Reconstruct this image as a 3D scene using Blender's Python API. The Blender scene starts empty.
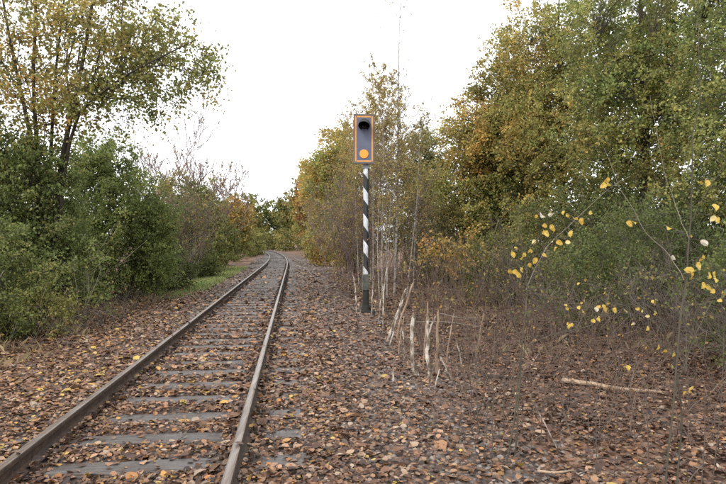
import bpy, math, random
import numpy as np
from mathutils import Vector

# ------------------------------------------------------------------ camera, sky, sun, exposure
scene = bpy.context.scene
COL = scene.collection
R = math.radians
CAM_Z = 1.64
FPX = 586.0                      # focal length in pixels of a 726-wide picture (18 mm on APS-C)
cam_d = bpy.data.cameras.new('camera')
cam_d.sensor_width = 22.3
cam_d.lens = 22.3 * FPX / 726.0
cam_d.clip_start = 0.05
cam_d.clip_end = 3000
cam = bpy.data.objects.new('camera', cam_d)
COL.objects.link(cam)
cam.location = (0, 0, CAM_Z)
cam.rotation_euler = (R(90.0), 0, 0)
scene.camera = cam

SUN_EL, SUN_AZ = R(38), R(215)          # behind the camera, over its left shoulder
world = bpy.data.worlds.new('World')
scene.world = world
world.use_nodes = True
wn = world.node_tree
wn.nodes.clear()
sky = wn.nodes.new('ShaderNodeTexSky')
sky.sky_type = 'NISHITA'
sky.sun_disc = False
sky.sun_elevation = SUN_EL
sky.sun_rotation = SUN_AZ
sky.dust_density = 3.0
sky.air_density = 1.0
mixw = wn.nodes.new('ShaderNodeMix')
mixw.data_type = 'RGBA'
mixw.inputs[0].default_value = 0.88     # closed cloud cover over the clear sky
mixw.inputs[7].default_value = (9.3, 9.4, 9.45, 1)
bg = wn.nodes.new('ShaderNodeBackground')
bg.inputs['Strength'].default_value = 0.12
wo = wn.nodes.new('ShaderNodeOutputWorld')
wn.links.new(sky.outputs[0], mixw.inputs[6])
wn.links.new(mixw.outputs[2], bg.inputs['Color'])
wn.links.new(bg.outputs[0], wo.inputs[0])

sun_d = bpy.data.lights.new('sun', 'SUN')
sun_d.energy = 1.4
sun_d.angle = R(25)
sun_d.color = (1.0, 0.96, 0.9)
sun = bpy.data.objects.new('sun', sun_d)
COL.objects.link(sun)
sdir = Vector((math.sin(SUN_AZ) * math.cos(SUN_EL), math.cos(SUN_AZ) * math.cos(SUN_EL), math.sin(SUN_EL)))
sun.rotation_euler = sdir.to_track_quat('Z', 'Y').to_euler()

scene.view_settings.view_transform = 'Standard'
scene.view_settings.look = 'None'
scene.view_settings.exposure = 1.08
scene.view_settings.gamma = 1.0
scene.view_settings.use_curve_mapping = False
scene.cycles.use_denoising = False      # keep the fine leaf detail crisp
scene.cycles.max_bounces = 4
scene.cycles.diffuse_bounces = 3
scene.cycles.glossy_bounces = 2
scene.cycles.transmission_bounces = 3
scene.cycles.transparent_max_bounces = 4

# ------------------------------------------------------------------ helpers
def at(px, py, Z):
    """a point at depth Z metres that the photograph shows at (px, py)"""
    return np.array([(px - 363.0) * Z / FPX, Z, CAM_Z - (py - 242.0) * Z / FPX])

def unit(a):
    return a / np.maximum(np.linalg.norm(a, axis=-1, keepdims=True), 1e-9)

class Acc:
    """collects vertices and faces (numpy) into one mesh"""
    def __init__(s):
        s.V = []; s.F = []; s.n = 0; s.T = []; s.L = []; s.M = []
    def add(s, V, F, tint=0.5, val=1.0, mi=0):
        V = np.asarray(V, float).reshape(-1, 3); F = np.asarray(F, int)
        s.V.append(V); s.F.append(F + s.n); s.n += len(V)
        m = len(F)
        s.T.append(np.broadcast_to(np.asarray(tint, float), (m,)))
        s.L.append(np.broadcast_to(np.asarray(val, float), (m,)))
        s.M.append(np.full(m, mi, int))
        return s
    def mesh(s, name, mats, smooth=False):
        me = bpy.data.meshes.new(name)
        if not s.V: return me
        V = np.concatenate(s.V)
        idx = np.concatenate([f.ravel() for f in s.F])
        tot = np.concatenate([np.full(len(f), f.shape[1]) for f in s.F])
        start = np.concatenate([[0], np.cumsum(tot)[:-1]])
        me.vertices.add(len(V)); me.vertices.foreach_set('co', V.astype(np.float32).ravel())
        me.loops.add(len(idx)); me.loops.foreach_set('vertex_index', idx.astype(np.int32))
        me.polygons.add(len(tot)); me.polygons.foreach_set('loop_start', start.astype(np.int32))
        if isinstance(mats, str): mats = [mats]
        for m in mats: me.materials.append(MAT[m])
        if len(mats) > 1:
            me.polygons.foreach_set('material_index', np.concatenate(s.M).astype(np.int32))
        me.polygons.foreach_set('use_smooth', np.full(len(tot), bool(smooth)))
        for nm, arr in (('tint', s.T), ('val', s.L)):
            a = me.attributes.new(nm, 'FLOAT', 'FACE')
            a.data.foreach_set('value', np.concatenate(arr).astype(np.float32))
        me.update(calc_edges=True)
        return me
    def build(s, name, mats, parent=None, smooth=False, loc=None):
        return link(name, s.mesh(name, mats, smooth), parent, loc)

def link(name, me, parent=None, loc=None):
    o = bpy.data.objects.new(name, me)
    COL.objects.link(o)
    if parent is not None:
        o.parent = parent
    if loc is not None:
        o.location = loc
    return o

def tag(o, label=None, cat=None, group=None, kind=None):
    if label: o['label'] = label
    if cat: o['category'] = cat
    if group: o['group'] = group
    if kind: o['kind'] = kind
    return o

def thing(name, loc, label, cat, group=None):
    o = bpy.data.objects.new(name, None)
    o.empty_display_size = 0.2
    COL.objects.link(o)
    o.location = loc
    return tag(o, label, cat, group)

def tubes(acc, P, Rad, sides=4, tint=0.5, val=1.0, caps=False, mi=0):
    """P (n,k,3) polylines, Rad (n,k) radii"""
    P = np.asarray(P, float); Rad = np.asarray(Rad, float)
    n, k, _ = P.shape
    T = np.empty_like(P)
    T[:, 1:-1] = P[:, 2:] - P[:, :-2]; T[:, 0] = P[:, 1] - P[:, 0]; T[:, -1] = P[:, -1] - P[:, -2]
    T = unit(T)
    main = unit(P[:, -1] - P[:, 0])
    ref = np.where(np.abs(main[:, 2:3]) > 0.8, np.array([[1.0, 0.13, 0]]), np.array([[0, 0.1, 1.0]]))[:, None, :]
    A = unit(np.cross(T, np.broadcast_to(ref, T.shape))); B = np.cross(T, A)
    ang = np.arange(sides) * 2 * math.pi / sides
    V = P[:, :, None, :] + Rad[:, :, None, None] * (A[:, :, None, :] * np.cos(ang)[None, None, :, None] + B[:, :, None, :] * np.sin(ang)[None, None, :, None])
    V = V.reshape(-1, 3)
    i = np.arange(n)[:, None, None] * k * sides; j = np.arange(k - 1)[None, :, None] * sides; q = np.arange(sides)[None, None, :]; q2 = (q + 1) % sides
    F = np.stack([i + j + q, i + j + q2, i + j + sides + q2, i + j + sides + q], -1).reshape(-1, 4)
    t = np.repeat(np.broadcast_to(np.asarray(tint, float), (n,)), (k - 1) * sides)
    acc.add(V, F, t, val, mi)
    if caps:
        for a in range(n):
            b = (a * k) * sides
            base = acc.n - len(V)
            acc.F.append((np.arange(sides)[::-1] + b + base)[None, :])
            acc.F.append((np.arange(sides) + b + (k - 1) * sides + base)[None, :])
            for _ in range(2):
                acc.T.append(np.array([0.95])); acc.L.append(np.array([1.0])); acc.M.append(np.array([mi]))

def bez(A, B, C, k):
    """(n,3) each -> (n,k,3) quadratic curves"""
    t = np.linspace(0, 1, k)[None, :, None]
    A, B, C = [np.asarray(x, float)[:, None, :] for x in (A, B, C)]
    return (1 - t) ** 2 * A + 2 * t * (1 - t) * B + t * t * C

def smooth_line(pts, k):
    """resample a hand-set polyline with a soft Catmull-Rom curve"""
    p = np.asarray(pts, float)
    if len(p) == 2:
        t = np.linspace(0, 1, k)[:, None]
        return p[0] * (1 - t) + p[1] * t
    q = np.vstack([2 * p[0] - p[1], p, 2 * p[-1] - p[-2]])
    out = []
    for u in np.linspace(0, len(p) - 1 - 1e-6, k):
        i = int(u); t = u - i
        a, b, c, d = q[i], q[i + 1], q[i + 2], q[i + 3]
        out.append(0.5 * ((2 * b) + (c - a) * t + (2 * a - 5 * b + 4 * c - d) * t * t + (3 * b - 3 * c + d - a) * t ** 3))
    return np.array(out)

def leaves(acc, P, size, rng, tint, val, bias=(0, 0, -0.15), wide=0.62, out=None, rich=False, flat=0.0):
    """one small folded blade per point"""
    n = len(P)
    if n == 0: return
    d = rng.normal(size=(n, 3)) + np.asarray(bias)
    if out is not None: d = d + out * 0.8
    d = unit(d)
    nr = rng.normal(size=(n, 3)); nr[:, 2] += flat
    s = unit(np.cross(d, nr)); nr = np.cross(s, d)
    L = (np.asarray(size) * rng.uniform(0.6, 1.3, n))[:, None]
    w = L * wide * 0.5
    f = L * rng.uniform(-0.05, 0.22, n)[:, None]
    if rich:
        V = np.stack([P, P + d * L * .30 + s * w * .85 + nr * f, P + d * L * .68 + s * w * .8 + nr * f * .7, P + d * L,
                      P + d * L * .68 - s * w * .8 + nr * f * .7, P + d * L * .30 - s * w * .85 + nr * f], 1)
        b = np.arange(n)[:, None] * 6
        F = np.concatenate([b + np.array([[0, 1, 2, 3]]), b + np.array([[0, 3, 4, 5]])])
        acc.add(V, F, np.concatenate([tint, tint]), np.concatenate([val, val]))
    else:
        V = np.stack([P, P + d * L * .5 + s * w + nr * f, P + d * L, P + d * L * .5 - s * w + nr * f], 1)
        F = np.arange(4 * n).reshape(n, 4)
        acc.add(V, F, tint, val)

def wob(p, f=0.35, ph=0.0):
    """smooth pseudo noise, about -1..1"""
    x, y, z = p[..., 0] * f, p[..., 1] * f, p[..., 2] * f
    return (np.sin(x * 2.1 + ph + 1.3 * np.sin(y * 1.7 + ph)) + np.sin(y * 2.6 + 1.7 * ph + 1.1 * np.sin(z * 2.3)) + np.sin(z * 2.9 + ph * .6 + 1.2 * np.sin(x * 1.9))) / 3.0

# ------------------------------------------------------------------ materials
MAT = {}
def nt(name):
    m = bpy.data.materials.new(name); m.use_nodes = True
    t = m.node_tree; t.nodes.clear()
    out = t.nodes.new('ShaderNodeOutputMaterial')
    MAT[name] = m
    return m, t, out
def N(t, typ, **kw):
    n = t.nodes.new(typ)
    for k, v in kw.items():
        if k.startswith('i_'):
            key = k[2:]
            n.inputs[int(key) if key.isdigit() else key.replace('_', ' ')].default_value = v
        else:
            setattr(n, k, v)
    return n
def ramp(t, stops, interp='LINEAR'):
    r = t.nodes.new('ShaderNodeValToRGB'); cr = r.color_ramp; cr.interpolation = interp
    while len(cr.elements) < len(stops): cr.elements.new(0.5)
    for e, (p, c) in zip(cr.elements, stops):
        e.position = p; e.color = (c[0], c[1], c[2], 1)
    return r

def leaf_mat(name, stops, transl=0.3, rough=0.6, spec=0.3):
    m, t, out = nt(name)
    a = N(t, 'ShaderNodeAttribute', attribute_name='tint'); v = N(t, 'ShaderNodeAttribute', attribute_name='val')
    r = ramp(t, stops); t.links.new(a.outputs['Fac'], r.inputs[0])
    mul = N(t, 'ShaderNodeVectorMath', operation='SCALE'); t.links.new(r.outputs[0], mul.inputs[0]); t.links.new(v.outputs['Fac'], mul.inputs['Scale'])
    p = N(t, 'ShaderNodeBsdfPrincipled', i_Roughness=rough); p.inputs['Specular IOR Level'].default_value = spec
    t.links.new(mul.outputs[0], p.inputs['Base Color'])
    if transl > 0:
        tr = N(t, 'ShaderNodeBsdfTranslucent'); t.links.new(mul.outputs[0], tr.inputs[0])
        mx = N(t, 'ShaderNodeMixShader', i_0=transl)
        t.links.new(p.outputs[0], mx.inputs[1]); t.links.new(tr.outputs[0], mx.inputs[2]); t.links.new(mx.outputs[0], out.inputs[0])
    else:
        t.links.new(p.outputs[0], out.inputs[0])
    return m

leaf_mat('foliage', [(0.0, (.060, .084, .028)), (.18, (.105, .134, .040)), (.36, (.180, .182, .055)), (.52, (.27, .225, .070)),
                     (.66, (.37, .235, .065)), (.80, (.31, .155, .055)), (.92, (.20, .10, .055)), (1.0, (.15, .10, .07))], transl=0.45)
leaf_mat('litter', [(0.0, (.036, .023, .019)), (.15, (.082, .043, .029)), (.34, (.155, .077, .043)), (.50, (.232, .122, .064)), (.64, (.28, .175, .108)),
                    (.76, (.29, .215, .155)), (.86, (.33, .28, .235)), (.93, (.30, .125, .04)), (1.0, (.40, .28, .07))], transl=0.1, rough=0.5, spec=0.35)
leaf_mat('yellow_leaf', [(0, (.42, .27, .05)), (.5, (.56, .41, .09)), (.8, (.60, .50, .22)), (1, (.50, .46, .36))], transl=0.4, rough=0.5)
leaf_mat('grass', [(0, (.20, .27, .08)), (.6, (.32, .38, .14)), (1, (.44, .40, .24))], transl=0.3)
leaf_mat('dry_grass', [(0, (.20, .15, .085)), (.6, (.30, .23, .13)), (1, (.40, .32, .20))], transl=0.2)

def bark_mat(name, stops, scale=9, stretch=(1, 1, .25), rough=.9, bump=.35):
    m, t, out = nt(name)
    g = N(t, 'ShaderNodeTexCoord'); mp = N(t, 'ShaderNodeMapping'); mp.inputs['Scale'].default_value = stretch
    t.links.new(g.outputs['Object'], mp.inputs[0])
    n = N(t, 'ShaderNodeTexNoise', i_Scale=scale, i_Detail=7.0, i_Roughness=.65); t.links.new(mp.outputs[0], n.inputs[0])
    r = ramp(t, stops); t.links.new(n.outputs[0], r.inputs[0])
    p = N(t, 'ShaderNodeBsdfPrincipled', i_Roughness=rough); p.inputs['Specular IOR Level'].default_value = .25
    b = N(t, 'ShaderNodeBump', i_Strength=bump, i_Distance=.02); t.links.new(n.outputs[0], b.inputs['Height'])
    t.links.new(r.outputs[0], p.inputs['Base Color']); t.links.new(b.outputs[0], p.inputs['Normal']); t.links.new(p.outputs[0], out.inputs[0])
    return m
bark_mat('bark', [(.3, (.022, .018, .015)), (.55, (.048, .040, .032)), (.75, (.085, .08, .055))])
bark_mat('twig', [(.3, (.048, .038, .032)), (.6, (.10, .082, .071)), (.8, (.17, .15, .135))], scale=3)
bark_mat('twig_purple', [(.3, (.085, .060, .060)), (.6, (.155, .115, .112)), (.8, (.22, .18, .175))], scale=3)
bark_mat('twig_red', [(.3, (.055, .038, .030)), (.6, (.115, .082, .064)), (.8, (.21, .165, .135))], scale=3)
bark_mat('twig_pale', [(.3, (.13, .11, .09)), (.6, (.22, .19, .16)), (.8, (.34, .31, .28))], scale=6)
bark_mat('sapling_bark', [(.3, (.035, .030, .022)), (.6, (.075, .066, .048)), (.8, (.14, .125, .10))], scale=8)
bark_mat('birch_bark', [(.36, (.05, .042, .037)), (.46, (.21, .19, .165)), (.6, (.33, .305, .275)), (.8, (.45, .43, .40))], scale=6, stretch=(1, 1, 2.2))
bark_mat('stub_bark', [(.34, (.060, .042, .032)), (.47, (.15, .115, .085)), (.54, (.38, .34, .30)), (.75, (.50, .47, .43))], scale=11, stretch=(1, 1, .45))
bark_mat('dead_wood', [(.3, (.14, .095, .065)), (.55, (.28, .20, .14)), (.8, (.42, .33, .25))], scale=8)

# --- ground: mottled litter and soil, each cell the size of a leaf
m, t, out = nt('forest_floor')
g = N(t, 'ShaderNodeNewGeometry')
vo = N(t, 'ShaderNodeTexVoronoi', i_Scale=17.0); t.links.new(g.outputs['Position'], vo.inputs['Vector'])
sx = N(t, 'ShaderNodeSeparateXYZ'); t.links.new(vo.outputs['Color'], sx.inputs[0])
r1 = ramp(t, [(0, (.055, .034, .026)), (.3, (.10, .062, .045)), (.6, (.16, .095, .066)), (.85, (.22, .15, .11)), (1, (.26, .22, .18))])
t.links.new(sx.outputs[0], r1.inputs[0])
no = N(t, 'ShaderNodeTexNoise', i_Scale=.8, i_Detail=6.0); t.links.new(g.outputs['Position'], no.inputs[0])
r2 = ramp(t, [(.35, (.62, .58, .55)), (.65, (1.1, 1.05, 1.0))]); t.links.new(no.outputs[0], r2.inputs[0])
mu = N(t, 'ShaderNodeMix', data_type='RGBA', blend_type='MULTIPLY'); mu.inputs[0].default_value = 1
t.links.new(r1.outputs[0], mu.inputs[6]); t.links.new(r2.outputs[0], mu.inputs[7])
n2 = N(t, 'ShaderNodeTexNoise', i_Scale=30.0, i_Detail=5.0); t.links.new(g.outputs['Position'], n2.inputs[0])
bp = N(t, 'ShaderNodeBump', i_Strength=.9, i_Distance=.03); t.links.new(n2.outputs[0], bp.inputs['Height'])
p = N(t, 'ShaderNodeBsdfPrincipled', i_Roughness=.95); p.inputs['Specular IOR Level'].default_value = .15
t.links.new(mu.outputs[2], p.inputs['Base Color']); t.links.new(bp.outputs[0], p.inputs['Normal']); t.links.new(p.outputs[0], out.inputs[0])

# --- fine ballast between the built stones
m, t, out = nt('ballast_sheet')
g = N(t, 'ShaderNodeNewGeometry')
vo = N(t, 'ShaderNodeTexVoronoi', i_Scale=22.0); t.links.new(g.outputs['Position'], vo.inputs['Vector'])
sx = N(t, 'ShaderNodeSeparateXYZ'); t.links.new(vo.outputs['Color'], sx.inputs[0])
r1 = ramp(t, [(0, (.050, .040, .035)), (.3, (.085, .070, .062)), (.6, (.118, .101, .093)), (.72, (.14, .122, .112)), (.76, (.13, .07, .042)), (1, (.19, .11, .065))])
t.links.new(sx.outputs[0], r1.inputs[0])
no = N(t, 'ShaderNodeTexNoise', i_Scale=.7, i_Detail=6.0); t.links.new(g.outputs['Position'], no.inputs[0])
r2 = ramp(t, [(.35, (.75, .70, .68)), (.65, (1.1, 1.05, 1.05))]); t.links.new(no.outputs[0], r2.inputs[0])
mu = N(t, 'ShaderNodeMix', data_type='RGBA', blend_type='MULTIPLY'); mu.inputs[0].default_value = 1
t.links.new(r1.outputs[0], mu.inputs[6]); t.links.new(r2.outputs[0], mu.inputs[7])
bp = N(t, 'ShaderNodeBump', i_Strength=.8, i_Distance=.03); t.links.new(vo.outputs['Distance'], bp.inputs['Height']); bp.invert = True
p = N(t, 'ShaderNodeBsdfPrincipled', i_Roughness=.9); p.inputs['Specular IOR Level'].default_value = .2
t.links.new(mu.outputs[2], p.inputs['Base Color']); t.links.new(bp.outputs[0], p.inputs['Normal']); t.links.new(p.outputs[0], out.inputs[0])

# --- ballast stones
m, t, out = nt('ballast_stone')
a = N(t, 'ShaderNodeAttribute', attribute_name='tint'); oi = N(t, 'ShaderNodeObjectInfo')
r1 = ramp(t, [(0, (.060, .047, .040)), (.35, (.098, .080, .070)), (.65, (.14, .12, .108)), (1, (.195, .172, .158))]); t.links.new(a.outputs['Fac'], r1.inputs[0])
g = N(t, 'ShaderNodeNewGeometry')
no = N(t, 'ShaderNodeTexNoise', i_Scale=45.0, i_Detail=6.0); t.links.new(g.outputs['Position'], no.inputs[0])
r2 = ramp(t, [(.3, (.6, .57, .55)), (.7, (1.25, 1.22, 1.2))]); t.links.new(no.outputs[0], r2.inputs[0])
mu = N(t, 'ShaderNodeMix', data_type='RGBA', blend_type='MULTIPLY'); mu.inputs[0].default_value = 1
t.links.new(r1.outputs[0], mu.inputs[6]); t.links.new(r2.outputs[0], mu.inputs[7])
p = N(t, 'ShaderNodeBsdfPrincipled', i_Roughness=.85); t.links.new(mu.outputs[2], p.inputs['Base Color']); t.links.new(p.outputs[0], out.inputs[0])

# --- sleepers: weathered damp wood, grain along the sleeper
m, t, out = nt('sleeper_wood')
g = N(t, 'ShaderNodeTexCoord'); oi = N(t, 'ShaderNodeObjectInfo')
mp = N(t, 'ShaderNodeMapping'); mp.inputs['Scale'].default_value = (1.2, 22, 22)
ad = N(t, 'ShaderNodeVectorMath', operation='ADD'); t.links.new(g.outputs['Object'], ad.inputs[0])
cx = N(t, 'ShaderNodeCombineXYZ'); ml = N(t, 'ShaderNodeMath', operation='MULTIPLY', i_1=37.0); t.links.new(oi.outputs['Random'], ml.inputs[0])
t.links.new(ml.outputs[0], cx.inputs[0]); t.links.new(ml.outputs[0], cx.inputs[1]); t.links.new(cx.outputs[0], ad.inputs[1]); t.links.new(ad.outputs[0], mp.inputs[0])
no = N(t, 'ShaderNodeTexNoise', i_Scale=2.2, i_Detail=8.0, i_Roughness=.65); t.links.new(mp.outputs[0], no.inputs[0])
r1 = ramp(t, [(.28, (.026, .021, .018)), (.42, (.060, .051, .047)), (.60, (.102, .090, .085)), (.8, (.155, .14, .132))]); t.links.new(no.outputs[0], r1.inputs[0])
n3 = N(t, 'ShaderNodeTexNoise', i_Scale=3.0, i_Detail=4.0); t.links.new(ad.outputs[0], n3.inputs[0])
r3 = ramp(t, [(.35, (.6, .55, .5)), (.6, (1.05, 1.05, 1.05))]); t.links.new(n3.outputs[0], r3.inputs[0])
mu = N(t, 'ShaderNodeMix', data_type='RGBA', blend_type='MULTIPLY'); mu.inputs[0].default_value = 1
t.links.new(r1.outputs[0], mu.inputs[6]); t.links.new(r3.outputs[0], mu.inputs[7])
bp = N(t, 'ShaderNodeBump', i_Strength=.6, i_Distance=.012); t.links.new(no.outputs[0], bp.inputs['Height'])
p = N(t, 'ShaderNodeBsdfPrincipled', i_Roughness=.6)
t.links.new(mu.outputs[2], p.inputs['Base Color']); t.links.new(bp.outputs[0], p.inputs['Normal']); t.links.new(p.outputs[0], out.inputs[0])

def rough_metal(name, stops, scale, rough, metal, stretch=(1, 1, 1), bump=.2):
    m, t, out = nt(name)
    g = N(t, 'ShaderNodeNewGeometry'); mp = N(t, 'ShaderNodeMapping'); mp.inputs['Scale'].default_value = stretch; t.links.new(g.outputs['Position'], mp.inputs[0])
    no = N(t, 'ShaderNodeTexNoise', i_Scale=scale, i_Detail=8.0, i_Roughness=.68); t.links.new(mp.outputs[0], no.inputs[0])
    r1 = ramp(t, stops); t.links.new(no.outputs[0], r1.inputs[0])
    rr = N(t, 'ShaderNodeMapRange'); rr.inputs[3].default_value = rough - .12; rr.inputs[4].default_value = rough + .15; t.links.new(no.outputs[0], rr.inputs[0])
    p = N(t, 'ShaderNodeBsdfPrincipled', i_Metallic=metal); t.links.new(r1.outputs[0], p.inputs['Base Color']); t.links.new(rr.outputs[0], p.inputs['Roughness'])
    b = N(t, 'ShaderNodeBump', i_Strength=bump, i_Distance=.004); t.links.new(no.outputs[0], b.inputs['Height']); t.links.new(b.outputs[0], p.inputs['Normal'])
    t.links.new(p.outputs[0], out.inputs[0])
rough_metal('rail_rust', [(.3, (.018, .012, .009)), (.5, (.042, .025, .017)), (.68, (.080, .046, .028)), (.8, (.14, .078, .042))], 20, .8, .1, (1, .5, 1))
rough_metal('rail_head', [(.28, (.075, .046, .030)), (.45, (.14, .105, .084)), (.6, (.20, .17, .15)), (.75, (.28, .255, .235))], 22, .40, .45, (1.5, .10, 1), bump=.15)
rough_metal('black_paint', [(.3, (.003, .003, .0035)), (.7, (.007, .007, .008))], 12, .8, 0)
rough_metal('panel_paint', [(.3, (.052, .062, .105)), (.55, (.070, .082, .130)), (.8, (.090, .102, .15))], 4, .5, 0, bump=.03)
rough_metal('grey_paint', [(.3, (.10, .10, .11)), (.7, (.17, .17, .18))], 6, .6, .1)
rough_metal('dark_rim', [(.3, (.060, .050, .052)), (.7, (.11, .095, .095))], 8, .6, 0)
rough_metal('orange_paint', [(.25, (.28, .125, .04)), (.42, (.44, .20, .05)), (.7, (.54, .26, .06))], 14, .5, 0, bump=.03)
rough_metal('orange_disc', [(.25, (.60, .19, .015)), (.45, (.74, .25, .018)), (.7, (.80, .28, .02))], 9, .4, 0, bump=.02)
rough_metal('mossy_grey', [(.3, (.03, .035, .026)), (.55, (.066, .072, .060)), (.8, (.11, .11, .095))], 9, .85, 0)
rough_metal('mossy_dark', [(.3, (.007, .007, .006)), (.6, (.018, .018, .015)), (.8, (.045, .04, .032))], 11, .9, 0)

m, t, out = nt('striped_paint')        # black and white slanting bands round the mast
g = N(t, 'ShaderNodeTexCoord'); sp = N(t, 'ShaderNodeSeparateXYZ'); t.links.new(g.outputs['Object'], sp.inputs[0])
m1 = N(t, 'ShaderNodeMath', operation='MULTIPLY_ADD', i_1=1.35); t.links.new(sp.outputs[0], m1.inputs[0]); t.links.new(sp.outputs[2], m1.inputs[2])
m2 = N(t, 'ShaderNodeMath', operation='DIVIDE', i_1=.655); t.links.new(m1.outputs[0], m2.inputs[0])
m2b = N(t, 'ShaderNodeMath', operation='ADD', i_1=10.33); t.links.new(m2.outputs[0], m2b.inputs[0])
m3 = N(t, 'ShaderNodeMath', operation='FRACT'); t.links.new(m2b.outputs[0], m3.inputs[0])
m4 = N(t, 'ShaderNodeMath', operation='GREATER_THAN', i_1=.54); t.links.new(m3.outputs[0], m4.inputs[0])
no = N(t, 'ShaderNodeTexNoise', i_Scale=9.0, i_Detail=7.0); t.links.new(g.outputs['Object'], no.inputs[0])
rw = ramp(t, [(.25, (.20, .19, .17)), (.40, (.38, .39, .40)), (.6, (.50, .52, .55)), (.8, (.56, .58, .60))]); t.links.new(no.outputs[0], rw.inputs[0])
rb = ramp(t, [(.3, (.005, .005, .006)), (.8, (.016, .016, .016))]); t.links.new(no.outputs[0], rb.inputs[0])
mu = N(t, 'ShaderNodeMix', data_type='RGBA'); t.links.new(m4.outputs[0], mu.inputs[0]); t.links.new(rb.outputs[0], mu.inputs[6]); t.links.new(rw.outputs[0], mu.inputs[7])
p = N(t, 'ShaderNodeBsdfPrincipled', i_Roughness=.55); t.links.new(mu.outputs[2], p.inputs['Base Color']); t.links.new(p.outputs[0], out.inputs[0])

m, t, out = nt('dark_lens')
p = N(t, 'ShaderNodeBsdfPrincipled', i_Roughness=.12); p.inputs['Base Color'].default_value = (.008, .008, .01, 1); t.links.new(p.outputs[0], out.inputs[0])

# ------------------------------------------------------------------ track geometry and terrain
KCURV, Y0 = .00165, 34.0
def cx(y):
    y = np.asarray(y, float); e = np.maximum(y - Y0, 0)
    return -1.175 - .118 * y - .5 * KCURV * e * e
def slope(y):
    return -.118 - KCURV * np.maximum(np.asarray(y, float) - Y0, 0)
def lat(x, y):
    return (x - cx(y)) / np.sqrt(1 + slope(y) ** 2)
def step(a, b, v):
    u = np.clip((v - a) / (b - a), 0, 1); return u * u * (3 - 2 * u)
def gz(x, y):
    x = np.asarray(x, float); y = np.asarray(y, float)
    d = lat(x, y)
    z = np.full(d.shape, -.022)
    z = z - .135 * step(1.5, 3.6, d) - .09 * step(-1.5, -2.9, d)
    z = z + .35 * step(-3.6, -9, d) + .5 * step(9, 22, d) + .12 * step(4.5, 8, d)
    rough = step(1.6, 3.2, np.abs(d))
    z = z + rough * (.035 * np.sin(x * 1.3 + .7 * np.sin(y * .9)) * np.sin(y * 1.1 + .5) + .022 * np.sin(x * 3.1 + y * 2.3) + .015 * np.sin(y * 4.7 - x * 2.9))
    return z
def g1(x, y):
    return float(gz(np.array([x]), np.array([y]))[0])

SL0, SLD = 4.27, .618
sleeper_y = [SL0 + k * SLD for k in range(-5, 262)]
def frame_at(y):
    s = float(slope(y)); n = math.hypot(1, s)
    tx, ty = s / n, 1 / n
    return float(cx(y)), (tx, ty), (ty, -tx)       # centre x, tangent, right-hand normal

def axis(lo, fine_lo, fine_hi, hi, d):
    a = [fine_lo]; 
    while a[-1] < fine_hi: a.append(a[-1] + d)
    st = d
    while a[-1] < hi: st *= 1.09; a.append(a[-1] + st)
    st = d
    while a[0] > lo: st *= 1.22; a.insert(0, a[0] - st)
    return np.array(a)
gx = axis(-1200, -26, 14, 1200, .48); gy = axis(-1200, -2, 42, 1800, .48)
X, Y = np.meshgrid(gx, gy)
D = lat(X, Y)
Z = gz(X, Y) - .05 * step(-2.1, -1.7, D) * (1 - step(2.9, 3.4, D)) - .12 * step(40, 60, Y)
acc = Acc()
nx, ny = len(gx), len(gy)
ii = (np.arange(ny - 1)[:, None] * nx + np.arange(nx - 1)[None, :]).ravel()
acc.add(np.stack([X, Y, Z], -1), np.stack([ii, ii + 1, ii + nx + 1, ii + nx], -1))
ground = acc.build('ground', 'forest_floor', smooth=True)
tag(ground, 'brown forest floor under fallen leaves on both sides of the track', kind='structure')

acc = Acc(); dd_ = np.array([-2.25, -1.9, -1.5, -.9, -.3, .3, .9, 1.5, 2.0, 2.5, 3.0, 3.35]); yy_ = np.concatenate([np.arange(-3, 40, .5), np.arange(40, 165, 1.2)])
V = []
for y in yy_:
    c, tg, nn = frame_at(y); px_ = c + nn[0] * dd_; py_ = y + nn[1] * dd_; z_ = gz(px_, py_) + .004; z_[0] -= .12; z_[-1] -= .10
    V.append(np.stack([px_, py_, z_], -1))
nx, ny = len(dd_), len(yy_); ii = (np.arange(ny - 1)[:, None] * nx + np.arange(nx - 1)[None, :]).ravel()
acc.add(np.array(V), np.stack([ii, ii + 1, ii + nx + 1, ii + nx], -1))
bed = acc.build('track_bed', 'ballast_sheet', smooth=True)
tag(bed, 'grey stone bed under and beside the rails', kind='structure')

# ------------------------------------------------------------------ railway track
track = thing('railway_track', (0, 0, 0), 'single railway track with rusty rails and grey sleepers curving away', 'railway track')
prof = [(-.0625, 0), (.0625, 0), (.0625, .010), (.018, .024), (.0085, .040), (.0085, .100), (.018, .112), (.0335, .116), (.0335, .140),
        (.029, .148), (.018, .152), (-.018, .152), (-.029, .148), (-.0335, .140), (-.0335, .116), (-.018, .112), (-.0085, .100), (-.0085, .040), (-.018, .024), (-.0625, .010)]
RAIL_Z = .012
ys = np.concatenate([np.arange(-3, 36, .75), np.arange(36, 160, 1.0)])
for side in (-1, 1):
    ac = Acc(); V = []
    for y in ys:
        c, tg, nn = frame_at(y)
        for (u, w) in prof:
            o = side * .7525 + u
            V.append((c + nn[0] * o, y + nn[1] * o, RAIL_Z + w + .0015 * math.sin(y * 1.7 + side)))
    k = len(prof); n = len(ys)
    i = np.arange(n - 1)[:, None] * k; q = np.arange(k)[None, :]; q2 = (q + 1) % k
    F = np.stack([i + q, i + k + q, i + k + q2, i + q2], -1)
    top = [9, 10, 11]
    side_idx = [j for j in range(k) if j not in top]
    V = np.array(V)
    ac.add(V, F[:, side_idx].reshape(-1, 4), mi=0)
    ac.add(V, F[:, top].reshape(-1, 4), mi=1)
    ac.build('rail', ['rail_rust', 'rail_head'], track)

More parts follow.
